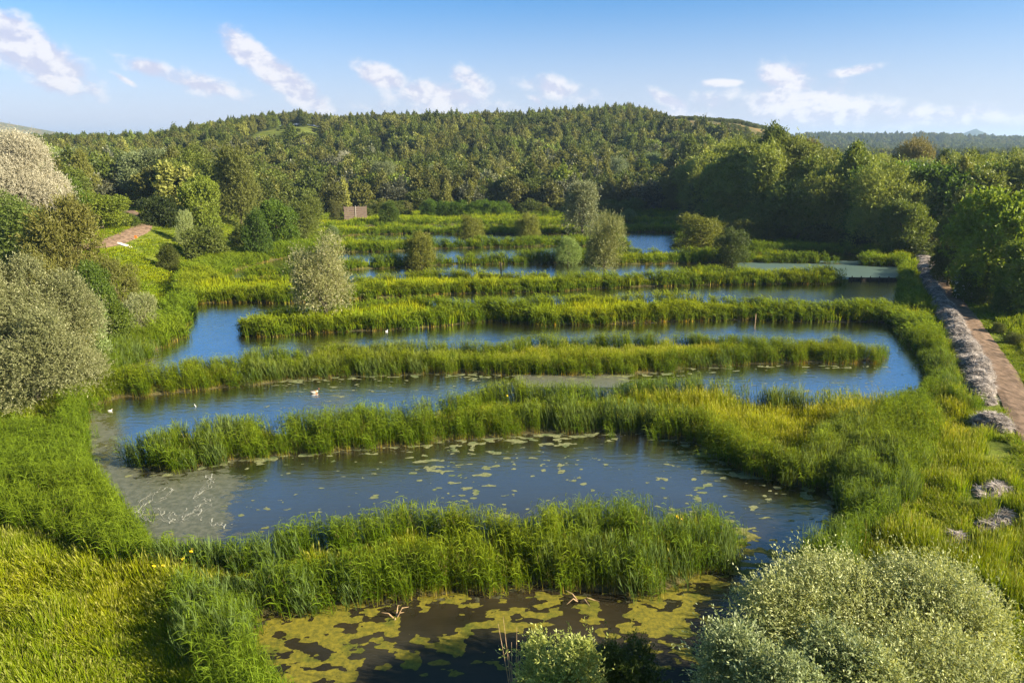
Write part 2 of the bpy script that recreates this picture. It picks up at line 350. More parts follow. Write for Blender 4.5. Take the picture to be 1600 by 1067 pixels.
STRIP['D'] = poly([(382, 515), (386, 523), (412, 525), (480, 521), (550, 517), (662, 512), (764, 501), (850, 508), (962, 506), (1052, 502), (1150, 499), (1225, 501), (1375, 503), (1440, 520), (1470, 490), (1440, 470, 1),
                   (1412, 472, 1.4), (1300, 473, 1.4), (1240, 473, 1.4), (1202, 467, 1.4), (1094, 459, 1.4), (1000, 461, 1.4), (857, 467, 1.4), (800, 471, 1.4), (719, 473, 1.4), (653, 463, 1.4), (535, 477, 1.4), (470, 484, 1.4), (400, 487, 1.4), (384, 494, 1.4)])
STRIP['E'] = poly([(280, 480), (311, 474), (375, 472), (478, 473), (562, 467), (704, 459), (800, 457), (872, 455), (935, 450), (1104, 445), (1239, 444), (1300, 443), (1318, 438), (1315, 426, 1.3),
                   (1300, 422, 1.4), (1171, 419, 1.4), (1104, 419, 1.4), (1036, 424, 1.4), (940, 427, 1.4), (800, 428, 1.4), (700, 425, 1.4), (602, 431, 1.4), (562, 438, 1.4), (490, 436, 1.4), (420, 432, 1.4), (360, 436, 1.2), (330, 420, 1.4), (290, 430, 0.5)])
STRIP['F'] = poly([(475, 428), (510, 424), (559, 421), (697, 414), (800, 412), (916, 410), (979, 413), (1171, 410), (1280, 412), (1400, 417), (1440, 405), (1400, 395),
                   (1340, 396, 1.7), (1171, 394, 0.98), (1060, 393, 0.98), (979, 392, 0.98), (880, 397, 0.98), (805, 399, 0.98), (687, 401, 0.98), (600, 404, 0.98), (545, 408, 0.98), (500, 412, 0.98), (440, 418, 0.98), (380, 425, 0.98), (400, 430)])
STRIP['G'] = poly([(430, 405), (535, 394), (640, 392), (690, 388), (780, 386), (862, 385), (930, 384), (975, 386), (984, 378, 0.82), (960, 370, 0.82), (906, 371, 0.82), (820, 375, 0.82), (740, 377, 0.82), (687, 379, 0.82), (636, 374, 0.82), (560, 376, 0.82), (515, 378, 0.82), (450, 380, 0.82)])
STRIP['H'] = poly([(470, 376), (560, 367), (640, 365), (757, 366), (850, 367), (940, 366), (1000, 363), (1066, 364), (1100, 358), (1066, 352, 0.82), (980, 352, 0.82), (850, 354, 0.82), (700, 354, 0.82), (620, 352, 0.82), (480, 356, 0.82)])
STRIP['I'] = poly([(440, 362), (505, 356), (640, 352), (760, 351), (860, 353), (960, 350), (1090, 350), (1090, 338, 0.82), (960, 339, 0.82), (800, 337, 0.82), (600, 337, 0.82), (470, 342, 0.82)])

def inpoly(x, y, P):
    c = np.zeros(x.shape, bool); n = len(P)
    for i in range(n):
        x1, y1 = P[i - 1]; x2, y2 = P[i]
        if y1 == y2: continue
        k = ((y1 > y) != (y2 > y)) & (x < (x2 - x1) * (y - y1) / (y2 - y1) + x1); c ^= k
    return c
def segdist(x, y, P, closed=True):
    d = np.full(x.shape, 1e9); n = len(P)
    for i in range(0 if closed else 1, n):
        x1, y1 = P[i - 1]; x2, y2 = P[i]; dx, dy = x2 - x1, y2 - y1; L = dx * dx + dy * dy + 1e-9
        t = np.clip(((x - x1) * dx + (y - y1) * dy) / L, 0, 1)
        d = np.minimum(d, (x - x1 - t * dx) ** 2 + (y - y1 - t * dy) ** 2)
    return np.sqrt(d)
def shore(x, y):
    """signed distance: >0 on land, <0 in water"""
    x = np.asarray(x, float); y = np.asarray(y, float)
    wob = (fbm(x, y, 2.2, 5) - 0.5) * (1.1 - 0.6 * sst(50, 90, y))
    d = np.where(inpoly(x, y, BASIN), -1, 1) * segdist(x, y, BASIN)
    for k, P in STRIP.items():
        s = np.where(inpoly(x, y, P), 1, -1) * segdist(x, y, P); d = np.maximum(d, s)
    return d + wob
# height field
HPX = [-400, 0, 120, 230, 330, 400, 470, 520, 600, 700, 800, 900, 980, 1040, 1100, 1150, 1190, 1230, 1270, 1330, 1500, 2200]
HPY = [207, 208, 211, 214, 198, 187, 181, 185, 182, 181, 179, 174, 169, 184, 190, 193, 202, 216, 228, 236, 238, 238]
HTR = [7, 7, 7, 7, 6, 6, 6, 6, 6.5, 6.5, 6.5, 6.5, 6.5, 2, 1, .5, .5, 3, 6, 8, 8, 8]
RX = np.array([(p - 800) / FPX * (450 * CP) for p in HPX]); RZ = np.array([zat(q, 450.0) - t for q, t in zip(HPY, HTR)])
def height(x, y, sdv=None):
    x = np.asarray(x, float); y = np.asarray(y, float)
    s = x / np.maximum(y, 60) * 450.0
    R = np.interp(s, RX, RZ)
    y0 = 232.0
    prof = np.clip((y - y0) / (450 - y0), 0, 1); prof = 0.55 * prof + 0.45 * prof * prof * (3 - 2 * prof)
    z = R * prof * (1 - 0.75 * sst(470, 700, y))
    z = z + sst(232, 300, y) * (fbm(x, y, 60, 9) - 0.5) * 5
    z = z + 4.2 * sst(0, 1, (-x - 41 - (y - 87) * 0.18) / 15.0) * sst(68, 98, y) * (1 - .5 * sst(150, 220, y))
    z = z + 0.6 * sst(30, 60, -x) * (1 - sst(60, 80, y)) + 1.2 * sst(50, 110, x) * sst(20, 60, y)
    # far ridges
    z = z + 22 * np.exp(-((x - 700) / 620.0) ** 2) * np.exp(-((y - 1500) / 260.0) ** 2)
    z = z + 112 * np.exp(-((x + 1900) / 330.0) ** 2) * np.exp(-((y - 2600) / 300.0) ** 2)
    z = z + np.clip(94 - np.hypot(x - 2420, y - 4000) * 0.50, 0, 200)
    z = z + sst(700, 1500, y) * (fbm(x, y, 400, 12) - 0.4) * 5
    base = 0.34 + (fbm(x, y, 6, 2) - 0.5) * 0.25
    z = z + base
    if sdv is not None:
        near = sdv < 6
        sh = np.where(sdv > 0, np.minimum(1, sdv / 0.9), np.maximum(-3.2, sdv * 1.6))
        z = np.where(sdv > 0, z * np.clip(sdv / 0.9, 0, 1) + 0.0, np.minimum(0.0, np.maximum(-1.1, sdv * 0.8)))
    return np.maximum(z, -1.1)
def gz(x, y):
    x = np.atleast_1d(np.asarray(x, float)); y = np.atleast_1d(np.asarray(y, float)); r = height(x, y, shore(x, y)); return r if len(r) > 1 else float(r[0])
def ground_at(px, py):
    """march the ray of a pixel to the terrain"""
    r = ray(px, py); t = np.linspace(15, 1500, 6000) if py < 330 else np.linspace(15, 400, 4000)
    X, Y, Z = r[0] * t, r[1] * t, CAMZ + r[2] * t
    k = np.argmax(Z < np.maximum(height(X, Y), 0.0)); return (X[k], Y[k])
def axis(segs):
    out = []
    for a, b, s0, s1 in segs:
        n = max(2, int(round((b - a) / ((s0 + s1) / 2)))); t = np.linspace(0, 1, n, endpoint=False)
        tt = t * (s0 + (s1 - s0) * t / 1.0) / (s0 + (s1 - s0) * 1.0) if s0 != s1 else t
        out.append(a + (b - a) * tt)
    out.append(np.array([segs[-1][1]])); return np.unique(np.concatenate(out))
XS = axis([(-5200, -900, 260, 260), (-900, -260, 40, 40), (-260, -75, 4, 4), (-75, 72, .5, .5), (72, 260, 4, 4), (260, 900, 40, 40), (900, 2200, 120, 120), (2200, 2650, 22, 22), (2650, 5200, 120, 120)])
YS = axis([(-120, 10, 12, 12), (10, 60, .42, .42), (60, 200, .75, .75), (200, 480, 4, 4), (480, 1000, 20, 20), (1000, 1900, 45, 45), (1900, 3800, 90, 90), (3800, 4200, 22, 22), (4200, 4600, 90, 90), (4600, 8000, 400, 400)])
def grid_mesh(name, XS, YS, fz, fcol, mat):
    X, Y = np.meshgrid(XS, YS); Xf, Yf = X.ravel(), Y.ravel(); s = shore(Xf, Yf)
    Z = fz(Xf, Yf, s); V = np.stack([Xf, Yf, Z], 1); nx, ny = len(XS), len(YS)
    i = (np.arange(ny - 1)[:, None] * nx + np.arange(nx - 1)[None, :]).ravel()
    F = np.stack([i, i + 1, i + nx + 1, i + nx], 1)
    return mesh(name, V, F, mat, fcol(Xf, Yf, Z, s), smooth=True)
# edge of the woods in the photograph: beyond this line the ground is wooded
EPX = [-400, 0, 60, 130, 165, 190, 235, 300, 400, 480, 520, 560, 640, 800, 980, 1060, 1100, 1200, 1300, 1400, 1440, 1470, 1520, 1600, 2200]
EPY = [440, 400, 380, 340, 322, 316, 326, 338, 336, 334, 333, 332, 331, 330, 328, 330, 345, 372, 388, 398, 412, 440, 452, 440, 400]
CLEAR = [(352, 240), (372, 224), (405, 208), (440, 199), (492, 198), (508, 214), (490, 226), (430, 236)]
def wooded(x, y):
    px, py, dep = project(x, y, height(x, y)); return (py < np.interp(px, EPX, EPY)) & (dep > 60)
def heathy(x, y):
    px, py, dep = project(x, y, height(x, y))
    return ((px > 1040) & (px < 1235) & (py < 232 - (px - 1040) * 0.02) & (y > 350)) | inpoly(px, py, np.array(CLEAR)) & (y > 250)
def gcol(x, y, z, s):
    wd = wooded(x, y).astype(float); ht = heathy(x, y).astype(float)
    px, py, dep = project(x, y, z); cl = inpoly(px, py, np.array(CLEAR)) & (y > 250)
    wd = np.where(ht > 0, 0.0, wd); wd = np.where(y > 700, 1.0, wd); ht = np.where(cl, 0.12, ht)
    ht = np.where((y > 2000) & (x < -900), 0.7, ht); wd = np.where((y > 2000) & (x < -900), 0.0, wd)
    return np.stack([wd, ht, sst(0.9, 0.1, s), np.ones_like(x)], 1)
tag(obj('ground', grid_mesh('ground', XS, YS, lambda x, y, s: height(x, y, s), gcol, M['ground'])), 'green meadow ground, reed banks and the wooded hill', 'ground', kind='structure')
# water
def wcol(x, y, z, s):
    sc = np.array([(118, 640), (150, 640), (175, 690), (150, 715), (240, 735), (360, 722), (372, 760), (350, 800), (365, 830), (330, 860), (180, 850), (120, 720)])
    px, py, dep = project(x, y, np.zeros_like(x))
    ins = inpoly(px, py, sc); d = segdist(px, py, sc); r = 0.5 + np.where(ins, 1, -1) * d / 50.0 * 0.5 + (fbm(x, y, 1.6, 33) - .5) * .5
    r = np.clip(r, 0, 1)
    r = np.maximum(r, 0.75 * (py > 575) * (py < 604) * (px > 805) * (px < 980))
    r = np.maximum(r, 0.42 * sst(-2.2, 0, s) * (y < 75))
    r = np.maximum(r, 0.5 * ((px > 205) & (px < 250) & (py > 535) & (py < 590)))
    g = ((px > 1150) & (py > 408) & (py < 436)) * 0.78 + ((px > 1150) & (py > 436) & (py < 470)) * 0.0
    b = sst(-1.5, -5, s) * sst(60, 45, y)
    return np.stack([r, g, b, np.ones_like(x)], 1)
WX = np.arange(-52, 64.1, .5); WY = np.concatenate([np.arange(12, 60, .4), np.arange(60, 236, 1.0)])
tag(obj('water', grid_mesh('water', WX, WY, lambda x, y, s: np.zeros_like(x), wcol, M['water'])), 'calm pond water between the reed strips', 'water', kind='structure')

# ------------------------------------------------------------------ floating algae: marching triangles over a mask
def contour_sheet(X, Y, Fv, z, colf):
    ny, nx = Fv.shape; P = np.stack([X, Y], -1); V = []; 
    tri = []
    a, b, c, d = Fv[:-1, :-1], Fv[:-1, 1:], Fv[1:, 1:], Fv[1:, :-1]
    pa, pb, pc, pd = P[:-1, :-1], P[:-1, 1:], P[1:, 1:], P[1:, :-1]
    for (f0, f1, f2, p0, p1, p2) in ((a, b, c, pa, pb, pc), (a, c, d, pa, pc, pd)):
        f = np.stack([f0.ravel(), f1.ravel(), f2.ravel()], 1); p = np.stack([p0.reshape(-1, 2), p1.reshape(-1, 2), p2.reshape(-1, 2)], 1)
        n = (f > 0).sum(1)
        tri.append(p[n == 3])
        for k in range(3):
            i, j, l = k, (k + 1) % 3, (k + 2) % 3
            m1 = (n == 1) & (f[:, i] > 0)
            if m1.any():
                q = p[m1]; g = f[m1]; t1 = (g[:, i] / (g[:, i] - g[:, j]))[:, None]; t2 = (g[:, i] / (g[:, i] - g[:, l]))[:, None]
                tri.append(np.stack([q[:, i], q[:, i] + (q[:, j] - q[:, i]) * t1, q[:, i] + (q[:, l] - q[:, i]) * t2], 1))
            m2 = (n == 2) & (f[:, i] <= 0)
            if m2.any():
                q = p[m2]; g = f[m2]; t1 = (g[:, i] / (g[:, i] - g[:, j]))[:, None]; t2 = (g[:, i] / (g[:, i] - g[:, l]))[:, None]
                e1 = q[:, i] + (q[:, j] - q[:, i]) * t1; e2 = q[:, i] + (q[:, l] - q[:, i]) * t2
                tri.append(np.stack([e1, q[:, j], q[:, l]], 1)); tri.append(np.stack([e1, q[:, l], e2], 1))
    t = np.concatenate(tri); v = t.reshape(-1, 2); V = np.concatenate([v, np.full((len(v), 1), z)], 1)
    return V, np.arange(len(v)).reshape(-1, 3), colf(v[:, 0], v[:, 1])
def algae():
    out = []
    for (x0, x1, y0, y1, st) in ((-24, 22, 14, 33.2, .07), (-33, 30, 33.2, 56, .10)):
        X, Y = np.meshgrid(np.arange(x0, x1 + st / 2, st), np.arange(y0, y1 + st / 2, st)); x, y = X.ravel(), Y.ravel()
        px, py, _ = project(x, y, np.zeros_like(x)); s = shore(x, y)
        wx, wy = x + 1.2 * fbm(x, y, 1.1, 45, 3), y + 1.2 * fbm(x, y, 1.1, 48, 3)
        big = fbm(wx, wy * 1.2, 2.2, 20, 5); small = fbm(x * 0.8, y * 1.4, .40, 31, 5) + (vn(x, y, .17, 77) - .5) * .10; mid = fbm(x, y, 5.5, 41, 3)
        # near pond: large ochre mats towards the strip and in the left corner, brown open water in the middle
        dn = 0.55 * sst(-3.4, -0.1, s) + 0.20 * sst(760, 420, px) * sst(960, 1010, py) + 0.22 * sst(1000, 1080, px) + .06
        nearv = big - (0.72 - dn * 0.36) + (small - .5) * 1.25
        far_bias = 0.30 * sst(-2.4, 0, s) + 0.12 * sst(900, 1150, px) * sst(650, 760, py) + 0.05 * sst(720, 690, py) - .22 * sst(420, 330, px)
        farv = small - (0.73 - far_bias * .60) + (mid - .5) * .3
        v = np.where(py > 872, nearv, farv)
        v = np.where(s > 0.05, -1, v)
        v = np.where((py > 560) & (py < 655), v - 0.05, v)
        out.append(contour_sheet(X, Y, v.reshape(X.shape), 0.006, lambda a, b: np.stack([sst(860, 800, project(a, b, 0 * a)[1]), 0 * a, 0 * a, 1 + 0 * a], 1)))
    V = np.concatenate([o[0] for o in out]); n0 = len(out[0][0]); F = np.concatenate([out[0][1], out[1][1] + n0]); C = np.concatenate([o[2] for o in out])
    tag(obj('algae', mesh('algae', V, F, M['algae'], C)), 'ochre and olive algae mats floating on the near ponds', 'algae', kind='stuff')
algae()
# foam streaks
def foam():
    rng = random.Random(5); v = []; f = []
    lines = [[(322, 741), (330, 748), (322, 760), (308, 772), (300, 780), (318, 783), (332, 781)], [(328, 740), (329, 755), (318, 768), (305, 777)],
             [(240, 767), (226, 782), (217, 798), (222, 808), (234, 812)], [(252, 762), (243, 775), (232, 788), (218, 797), (212, 806)], [(243, 791), (247, 800), (260, 806), (268, 813), (285, 810), (300, 799), (318, 788), (333, 783)],
             [(262, 800), (275, 808), (292, 806), (310, 800), (325, 788)], [(225, 812), (250, 815), (290, 812), (318, 810)], [(330, 815), (340, 822), (350, 818), (360, 824)], [(270, 762), (262, 775), (248, 782)],
             [(290, 800), (296, 806), (305, 797), (318, 794)]]
    for L in lines:
        for rep in range(2):
            P = [at(a + rng.uniform(-6, 6), b + rng.uniform(-4, 4)) for a, b in L]; Q = []
            for i in range(len(P) - 1):
                for k in range(14): t = k / 14; Q.append((P[i][0] * (1 - t) + P[i + 1][0] * t, P[i][1] * (1 - t) + P[i + 1][1] * t))
            ph = rng.uniform(0, 9); k0 = len(v)
            for i, (x, y) in enumerate(Q):
                x += 0.11 * math.sin(i * .35 + ph) + .03 * math.sin(i * 1.3 + ph * 2); y += 0.14 * math.sin(i * .47 + ph * 1.7)
                wd = (0.008 + 0.034 * max(0, math.sin(i * .31 + ph)) * rng.uniform(.5, 1)) * (1.0 if rep < 2 else .6)
                v += [(x - wd, y, 0.012 + rep * .001), (x + wd, y + wd, 0.012 + rep * .001)]
            for i in range(len(Q) - 1): f.append((k0 + 2 * i, k0 + 2 * i + 1, k0 + 2 * i + 3, k0 + 2 * i + 2))
    me = bpy.data.meshes.new('foam'); me.from_pydata(v, [], f); me.materials.append(M['foam'])
    tag(obj('foam', me), 'white foam streaks curling over the grey scum on the left of the pond', 'foam', kind='stuff')
foam()

# ------------------------------------------------------------------ paths
def ribbon(name, L, widths, mat, lift, label, cat, res=3.0, steps=None, kind='structure'):
    P = [ground_at(*p) for p in L]; Q = []; Wd = []
    for i in range(len(P) - 1):
        n = max(2, int(math.hypot(P[i + 1][0] - P[i][0], P[i + 1][1] - P[i][1]) / 0.8))
        for k in range(n + (i == len(P) - 2)):
            t = k / n; Q.append((P[i][0] * (1 - t) + P[i + 1][0] * t, P[i][1] * (1 - t) + P[i + 1][1] * t)); Wd.append(widths[i] * (1 - t) + widths[i + 1] * t)
    Q = np.array(Q); Wd = np.array(Wd); ker = np.ones(7) / 7
    for c in (0, 1): Q[3:-3, c] = np.convolve(Q[:, c], ker, 'valid')
    T_ = np.gradient(Q, axis=0); T_ /= np.linalg.norm(T_, axis=1)[:, None] + 1e-9; N = np.stack([-T_[:, 1], T_[:, 0]], 1)
    cols_ = 9; V = []
    for j in range(cols_):
        u = (j / (cols_ - 1) - .5) * 2; ww = Wd / 2 * (1 + .12 * (fbm(Q[:, 0], Q[:, 1], 1.5, 50 + j) - .5) * (abs(u) > .8) * 2)
        X = Q[:, 0] + N[:, 0] * u * ww; Y = Q[:, 1] + N[:, 1] * u * ww; V.append(np.stack([X, Y, height(X, Y) + lift - .05 * (abs(u) > .95)], 1))
    V = np.stack(V, 1); n = len(Q); i = (np.arange(n - 1)[:, None] * cols_ + np.arange(cols_ - 1)[None]).ravel()
    o = obj(name, mesh(name, V.reshape(-1, 3), np.stack([i, i + cols_, i + cols_ + 1, i + 1], 1), mat, smooth=True)); tag(o, label, cat, kind=kind); return Q, Wd
PATHR = ribbon('path', [(1700, 790), (1640, 710), (1602, 650), (1578, 605), (1556, 566), (1532, 528), (1510, 495), (1490, 470), (1470, 445), (1462, 425), (1458, 408)], [2.2, 2.2, 2.1, 2.0, 1.95, 1.9, 1.9, 1.9, 1.8, 1.8, 1.6], M['path'], 0.11, 'reddish brown gravel path along the right bank', 'path')
PATHL = ribbon('path', [(40, 395), (100, 392), (150, 386), (180, 377), (205, 366), (222, 357), (224, 346), (212, 338), (200, 330)], [2.0, 2.0, 2.2, 2.4, 2.6, 2.8, 2.6, 2.6, 2.4], M['path'], 0.13, 'red earth track climbing the left bank', 'path')

# ------------------------------------------------------------------ tufts
def leaves_mesh(name, base, ld, side, L, Wd, col, mat, fold=0.0):
    """diamond leaves: base (n,3), direction, side vector, length, width"""
    n = len(base); L = np.broadcast_to(np.asarray(L, float), (n,))[:, None]; Wd = np.broadcast_to(np.asarray(Wd, float), (n,))[:, None]
    V = np.empty((n, 4, 3)); V[:, 0] = base; V[:, 1] = base + ld * L * .45 + side * Wd * .5; V[:, 2] = base + ld * L; V[:, 3] = base + ld * L * .45 - side * Wd * .5
    F = np.arange(n * 4).reshape(n, 4); C = np.repeat(col, 4, axis=0)
    return V.reshape(-1, 3), F, C
def nrm(a): return a / (np.linalg.norm(a, axis=-1, keepdims=True) + 1e-9)
PROT = bpy.data.collections.new('prototypes')          # not linked to the scene; used by the scatter nodes only
protos = {}
def proto_collection(name, meshes):
    c = bpy.data.collections.new(name)
    for i, m in enumerate(meshes): c.objects.link(bpy.data.objects.new('%s_%02d' % (name, i), m))
    protos[name] = c; return c
WIND = np.array([-0.75, -0.25, 0.0])
def reed_tuft(seed, n=12, H=2.0, spread=.33, wd=1.0, nl=6, leafL=.42, plume=.05, stiff=False):
    r = np.random.RandomState(seed); Vs = []; Fs = []; Cs = []; k = 0
    for i in range(n):
        a = r.rand() * 6.283; q = spread * math.sqrt(r.rand()); p0 = np.array([q * math.cos(a), q * math.sin(a), -.15]); h = H * r.uniform(.72, 1.05)
        lean = WIND * r.uniform(.04, .2) * h + (r.rand(3) - .5) * np.array([.35, .35, 0]) * h * .5
        rnd = r.rand(); pts = [p0, p0 + np.array([0, 0, h * .5]) + lean * .25, p0 + np.array([0, 0, h]) + lean]
        sa = r.rand() * 3.14; sv = np.array([math.cos(sa), math.sin(sa), 0]); w0 = .011 * wd
        V = [];
        for j, pt in enumerate(pts): ww = w0 * (1, .8, .25)[j]; V += [pt - sv * ww, pt + sv * ww]
        Vs.append(np.array(V)); Cs.append(np.array([[rnd, z, 0, 1] for z in (0, 0, .5, .5, 1, 1)])); Fs.append(np.array([[0, 1, 3, 2], [2, 3, 5, 4]]) + k); k += 6
        m = nl
        t = np.sort(r.uniform(.18, 1.0, m)); base = np.where((t < .5)[:, None], pts[0] + (pts[1] - pts[0]) * (t / .5)[:, None], pts[1] + (pts[2] - pts[1]) * ((t - .5) / .5)[:, None])
        ang = r.rand(m) * 6.283; out = np.stack([np.cos(ang), np.sin(ang), np.zeros(m)], 1) + WIND * .5
        up = r.uniform(.9, 1.8, m)[:, None] if not stiff else r.uniform(3, 6, m)[:, None]
        ld = nrm(out + np.array([0, 0, 1.0]) * up); sd_ = nrm(np.cross(ld, np.array([0, 0, 1.0]) + (r.rand(m, 3) - .5) * .9)); L = leafL * r.uniform(.7, 1.2, m)[:, None]; ww = .026 * wd * r.uniform(.7, 1.2, m)[:, None]
        tipv = nrm(ld + np.array([0, 0, -.75 if not stiff else -.1]))
        V = np.empty((m, 6, 3)); V[:, 0] = base - sd_ * ww * .3; V[:, 1] = base + sd_ * ww * .3; mp = base + ld * L * .5
        V[:, 2] = mp - sd_ * ww * .5; V[:, 3] = mp + sd_ * ww * .5; tp = mp + tipv * L * .5; V[:, 4] = tp - sd_ * ww * .04; V[:, 5] = tp + sd_ * ww * .04
        f = (np.arange(m) * 6)[:, None, None] + np.array([[0, 1, 3, 2], [2, 3, 5, 4]])[None] + k
        Vs.append(V.reshape(-1, 3)); Fs.append(f.reshape(-1, 4)); k += m * 6
        cc = np.zeros((m, 6, 4)); cc[..., 0] = r.uniform(0, 1, m)[:, None]; cc[..., 1] = np.clip(t, 0, 1)[:, None] * np.ones(6); cc[..., 3] = 1; Cs.append(cc.reshape(-1, 4))
        if r.rand() < plume:
            m = 5; b = np.repeat(pts[2][None], m, 0); ld = nrm(WIND * .8 + np.array([0, 0, .9]) + (r.rand(m, 3) - .5) * .5); sd_ = nrm(np.cross(ld, r.rand(m, 3) - .5))
            V = np.empty((m, 4, 3)); V[:, 0] = b; V[:, 1] = b + ld * .11 + sd_ * .02 * wd; V[:, 2] = b + ld * .24; V[:, 3] = b + ld * .11 - sd_ * .02 * wd
            Vs.append(V.reshape(-1, 3)); Fs.append(np.arange(m * 4).reshape(m, 4) + k); k += m * 4; cc = np.zeros((m * 4, 4)); cc[:, 0] = .8; cc[:, 1] = 1; cc[:, 2] = .45; cc[:, 3] = 1; Cs.append(cc)
    return np.concatenate(Vs), np.concatenate(Fs), np.concatenate(Cs)
def grass_tuft(seed, n=34, H=.6, spread=.32, wd=1.0, head=.04, curve=.5):
    r = np.random.RandomState(seed); a = r.rand(n) * 6.283; q = spread * np.sqrt(r.rand(n)); b = np.stack([q * np.cos(a), q * np.sin(a), np.full(n, -.06)], 1)
    h = H * r.uniform(.55, 1.1, n)[:, None]; out = np.stack([np.cos(a), np.sin(a), 0 * a], 1) * r.uniform(0, .5, n)[:, None] + WIND * r.uniform(.1, .5, n)[:, None] + (r.rand(n, 3) - .5) * np.array([.5, .5, 0])
    m1 = b + np.array([0, 0, 1]) * h * .55 + out * h * .2 * curve; m2 = b + np.array([0, 0, 1]) * h * .95 + out * h * curve
    sa = r.rand(n) * 3.14; sv = np.stack([np.cos(sa), np.sin(sa), 0 * sa], 1); w0 = .009 * wd * r.uniform(.7, 1.5, n)[:, None]
    V = np.empty((n, 6, 3)); V[:, 0] = b - sv * w0; V[:, 1] = b + sv * w0; V[:, 2] = m1 - sv * w0; V[:, 3] = m1 + sv * w0; V[:, 4] = m2 - sv * w0 * .1; V[:, 5] = m2 + sv * w0 * .1
    F = ((np.arange(n) * 6)[:, None, None] + np.array([[0, 1, 3, 2], [2, 3, 5, 4]])[None]).reshape(-1, 4)
    C = np.zeros((n, 6, 4)); C[..., 0] = r.rand(n)[:, None]; C[..., 1] = np.array([0, 0, .55, .55, 1, 1]); C[..., 3] = 1
    hd = r.rand(n) < head; C[hd, 4:, 2] = .5
    V, C = V.reshape(-1, 3), C.reshape(-1, 4)
    k = int(hd.sum())
    if k:
        bb = m2[hd]; ld = nrm(out[hd] + np.array([0, 0, .6])); sd_ = nrm(np.cross(ld, r.rand(k, 3) - .5)); VV = np.empty((k, 4, 3)); VV[:, 0] = bb - ld * .02; VV[:, 1] = bb + ld * .06 + sd_ * .014 * wd; VV[:, 2] = bb + ld * .14; VV[:, 3] = bb + ld * .06 - sd_ * .014 * wd
        F = np.concatenate([F, np.arange(k * 4).reshape(k, 4) + len(V)]); V = np.concatenate([V, VV.reshape(-1, 3)]); c2 = np.zeros((k * 4, 4)); c2[:, 0] = .7; c2[:, 1] = 1; c2[:, 2] = .4; c2[:, 3] = 1; C = np.concatenate([C, c2])
    return V, F, C
def mk(name, vfc, mat): return mesh(name, vfc[0], vfc[1], mat, vfc[2])
proto_collection('reed', [mk('reed', reed_tuft(i, 12, 2.0), M['reed']) for i in range(4)] + [mk('reed', reed_tuft(9, 16, 1.7, .36, 1.0, 4, .6, .0, True), M['cattail'])]
                 + [mk('reed', reed_tuft(20 + i, 9, 2.0, .45, 2.2, 5, .6, .03), M['reed']) for i in range(3)])      # 5..7 coarse, for far banks
proto_collection('turf', [mk('turf', grass_tuft(i, 36, .62), M['grass']) for i in range(3)] + [mk('turf', grass_tuft(7, 34, .9, .3, 1.1, .35, .7), M['grass'])]
                 + [mk('turf', grass_tuft(10 + i, 22, .8, .6, 4.0, .03), M['grass']) for i in range(2)])        # 4,5 coarse

def scatter(name, cname, P, rot, scl, idx, tint, mat=None):
    n = len(P); me = bpy.data.meshes.new(name); me.vertices.add(n); me.vertices.foreach_set('co', np.ascontiguousarray(P, dtype=np.float32).ravel())
    for nm, ty, key, arr in (('rot', 'FLOAT_VECTOR', 'vector', rot), ('scl', 'FLOAT_VECTOR', 'vector', scl), ('idx', 'INT', 'value', idx), ('tint', 'FLOAT', 'value', tint)):
        a = me.attributes.new(nm, ty, 'POINT'); a.data.foreach_set(key, np.ascontiguousarray(arr, dtype=np.int32 if ty == 'INT' else np.float32).ravel())
    o = obj(name, me)
    g = bpy.data.node_groups.new(name + '_scatter', 'GeometryNodeTree')
    g.interface.new_socket('Geometry', in_out='INPUT', socket_type='NodeSocketGeometry'); g.interface.new_socket('Geometry', in_out='OUTPUT', socket_type='NodeSocketGeometry')
    gi = g.nodes.new('NodeGroupInput'); go = g.nodes.new('NodeGroupOutput'); ip = g.nodes.new('GeometryNodeInstanceOnPoints'); ci = g.nodes.new('GeometryNodeCollectionInfo')
    ci.inputs['Collection'].default_value = protos[cname]; ci.inputs['Separate Children'].default_value = True; ci.inputs['Reset Children'].default_value = True
    def na(nm, ty): d = g.nodes.new('GeometryNodeInputNamedAttribute'); d.data_type = ty; d.inputs[0].default_value = nm; return d.outputs[0]
    L = g.links.new; L(gi.outputs[0], ip.inputs['Points']); L(ci.outputs[0], ip.inputs['Instance']); ip.inputs['Pick Instance'].default_value = True
    L(na('idx', 'INT'), ip.inputs['Instance Index'])
    er = g.nodes.new('FunctionNodeEulerToRotation'); L(na('rot', 'FLOAT_VECTOR'), er.inputs[0]); L(er.outputs[0], ip.inputs['Rotation'])
    L(na('scl', 'FLOAT_VECTOR'), ip.inputs['Scale']); L(ip.outputs[0], go.inputs[0])
    md = o.modifiers.new('scatter', 'NODES'); md.node_group = g
    return o

# ------------------------------------------------------------------ reed and grass placement
RG = np.random.RandomState(11)
HEAPPX = [(1440, 402), (1450, 440), (1475, 487), (1500, 532), (1525, 580), (1539, 634)]
HEAPL = np.array([ground_at(*p) for p in HEAPPX])
SMALL = [[(1528, 668), (1550, 664), (1572, 678)], [(1545, 776), (1560, 764), (1574, 772)], [(1536, 828), (1556, 820), (1574, 806)], [(1482, 850), (1502, 846)], [(1490, 915), (1525, 930), (1548, 948)], [(1530, 766), (1534, 782)], [(1556, 690), (1550, 708), (1545, 716)]]
def heapdist(x, y):
    d = np.full(x.shape, 99.0)
    for L in SMALL:
        P = np.array([ground_at(*p) for p in L]); P[:, 1] -= .35; d = np.minimum(d, segdist(x, y, P, False))
    return d
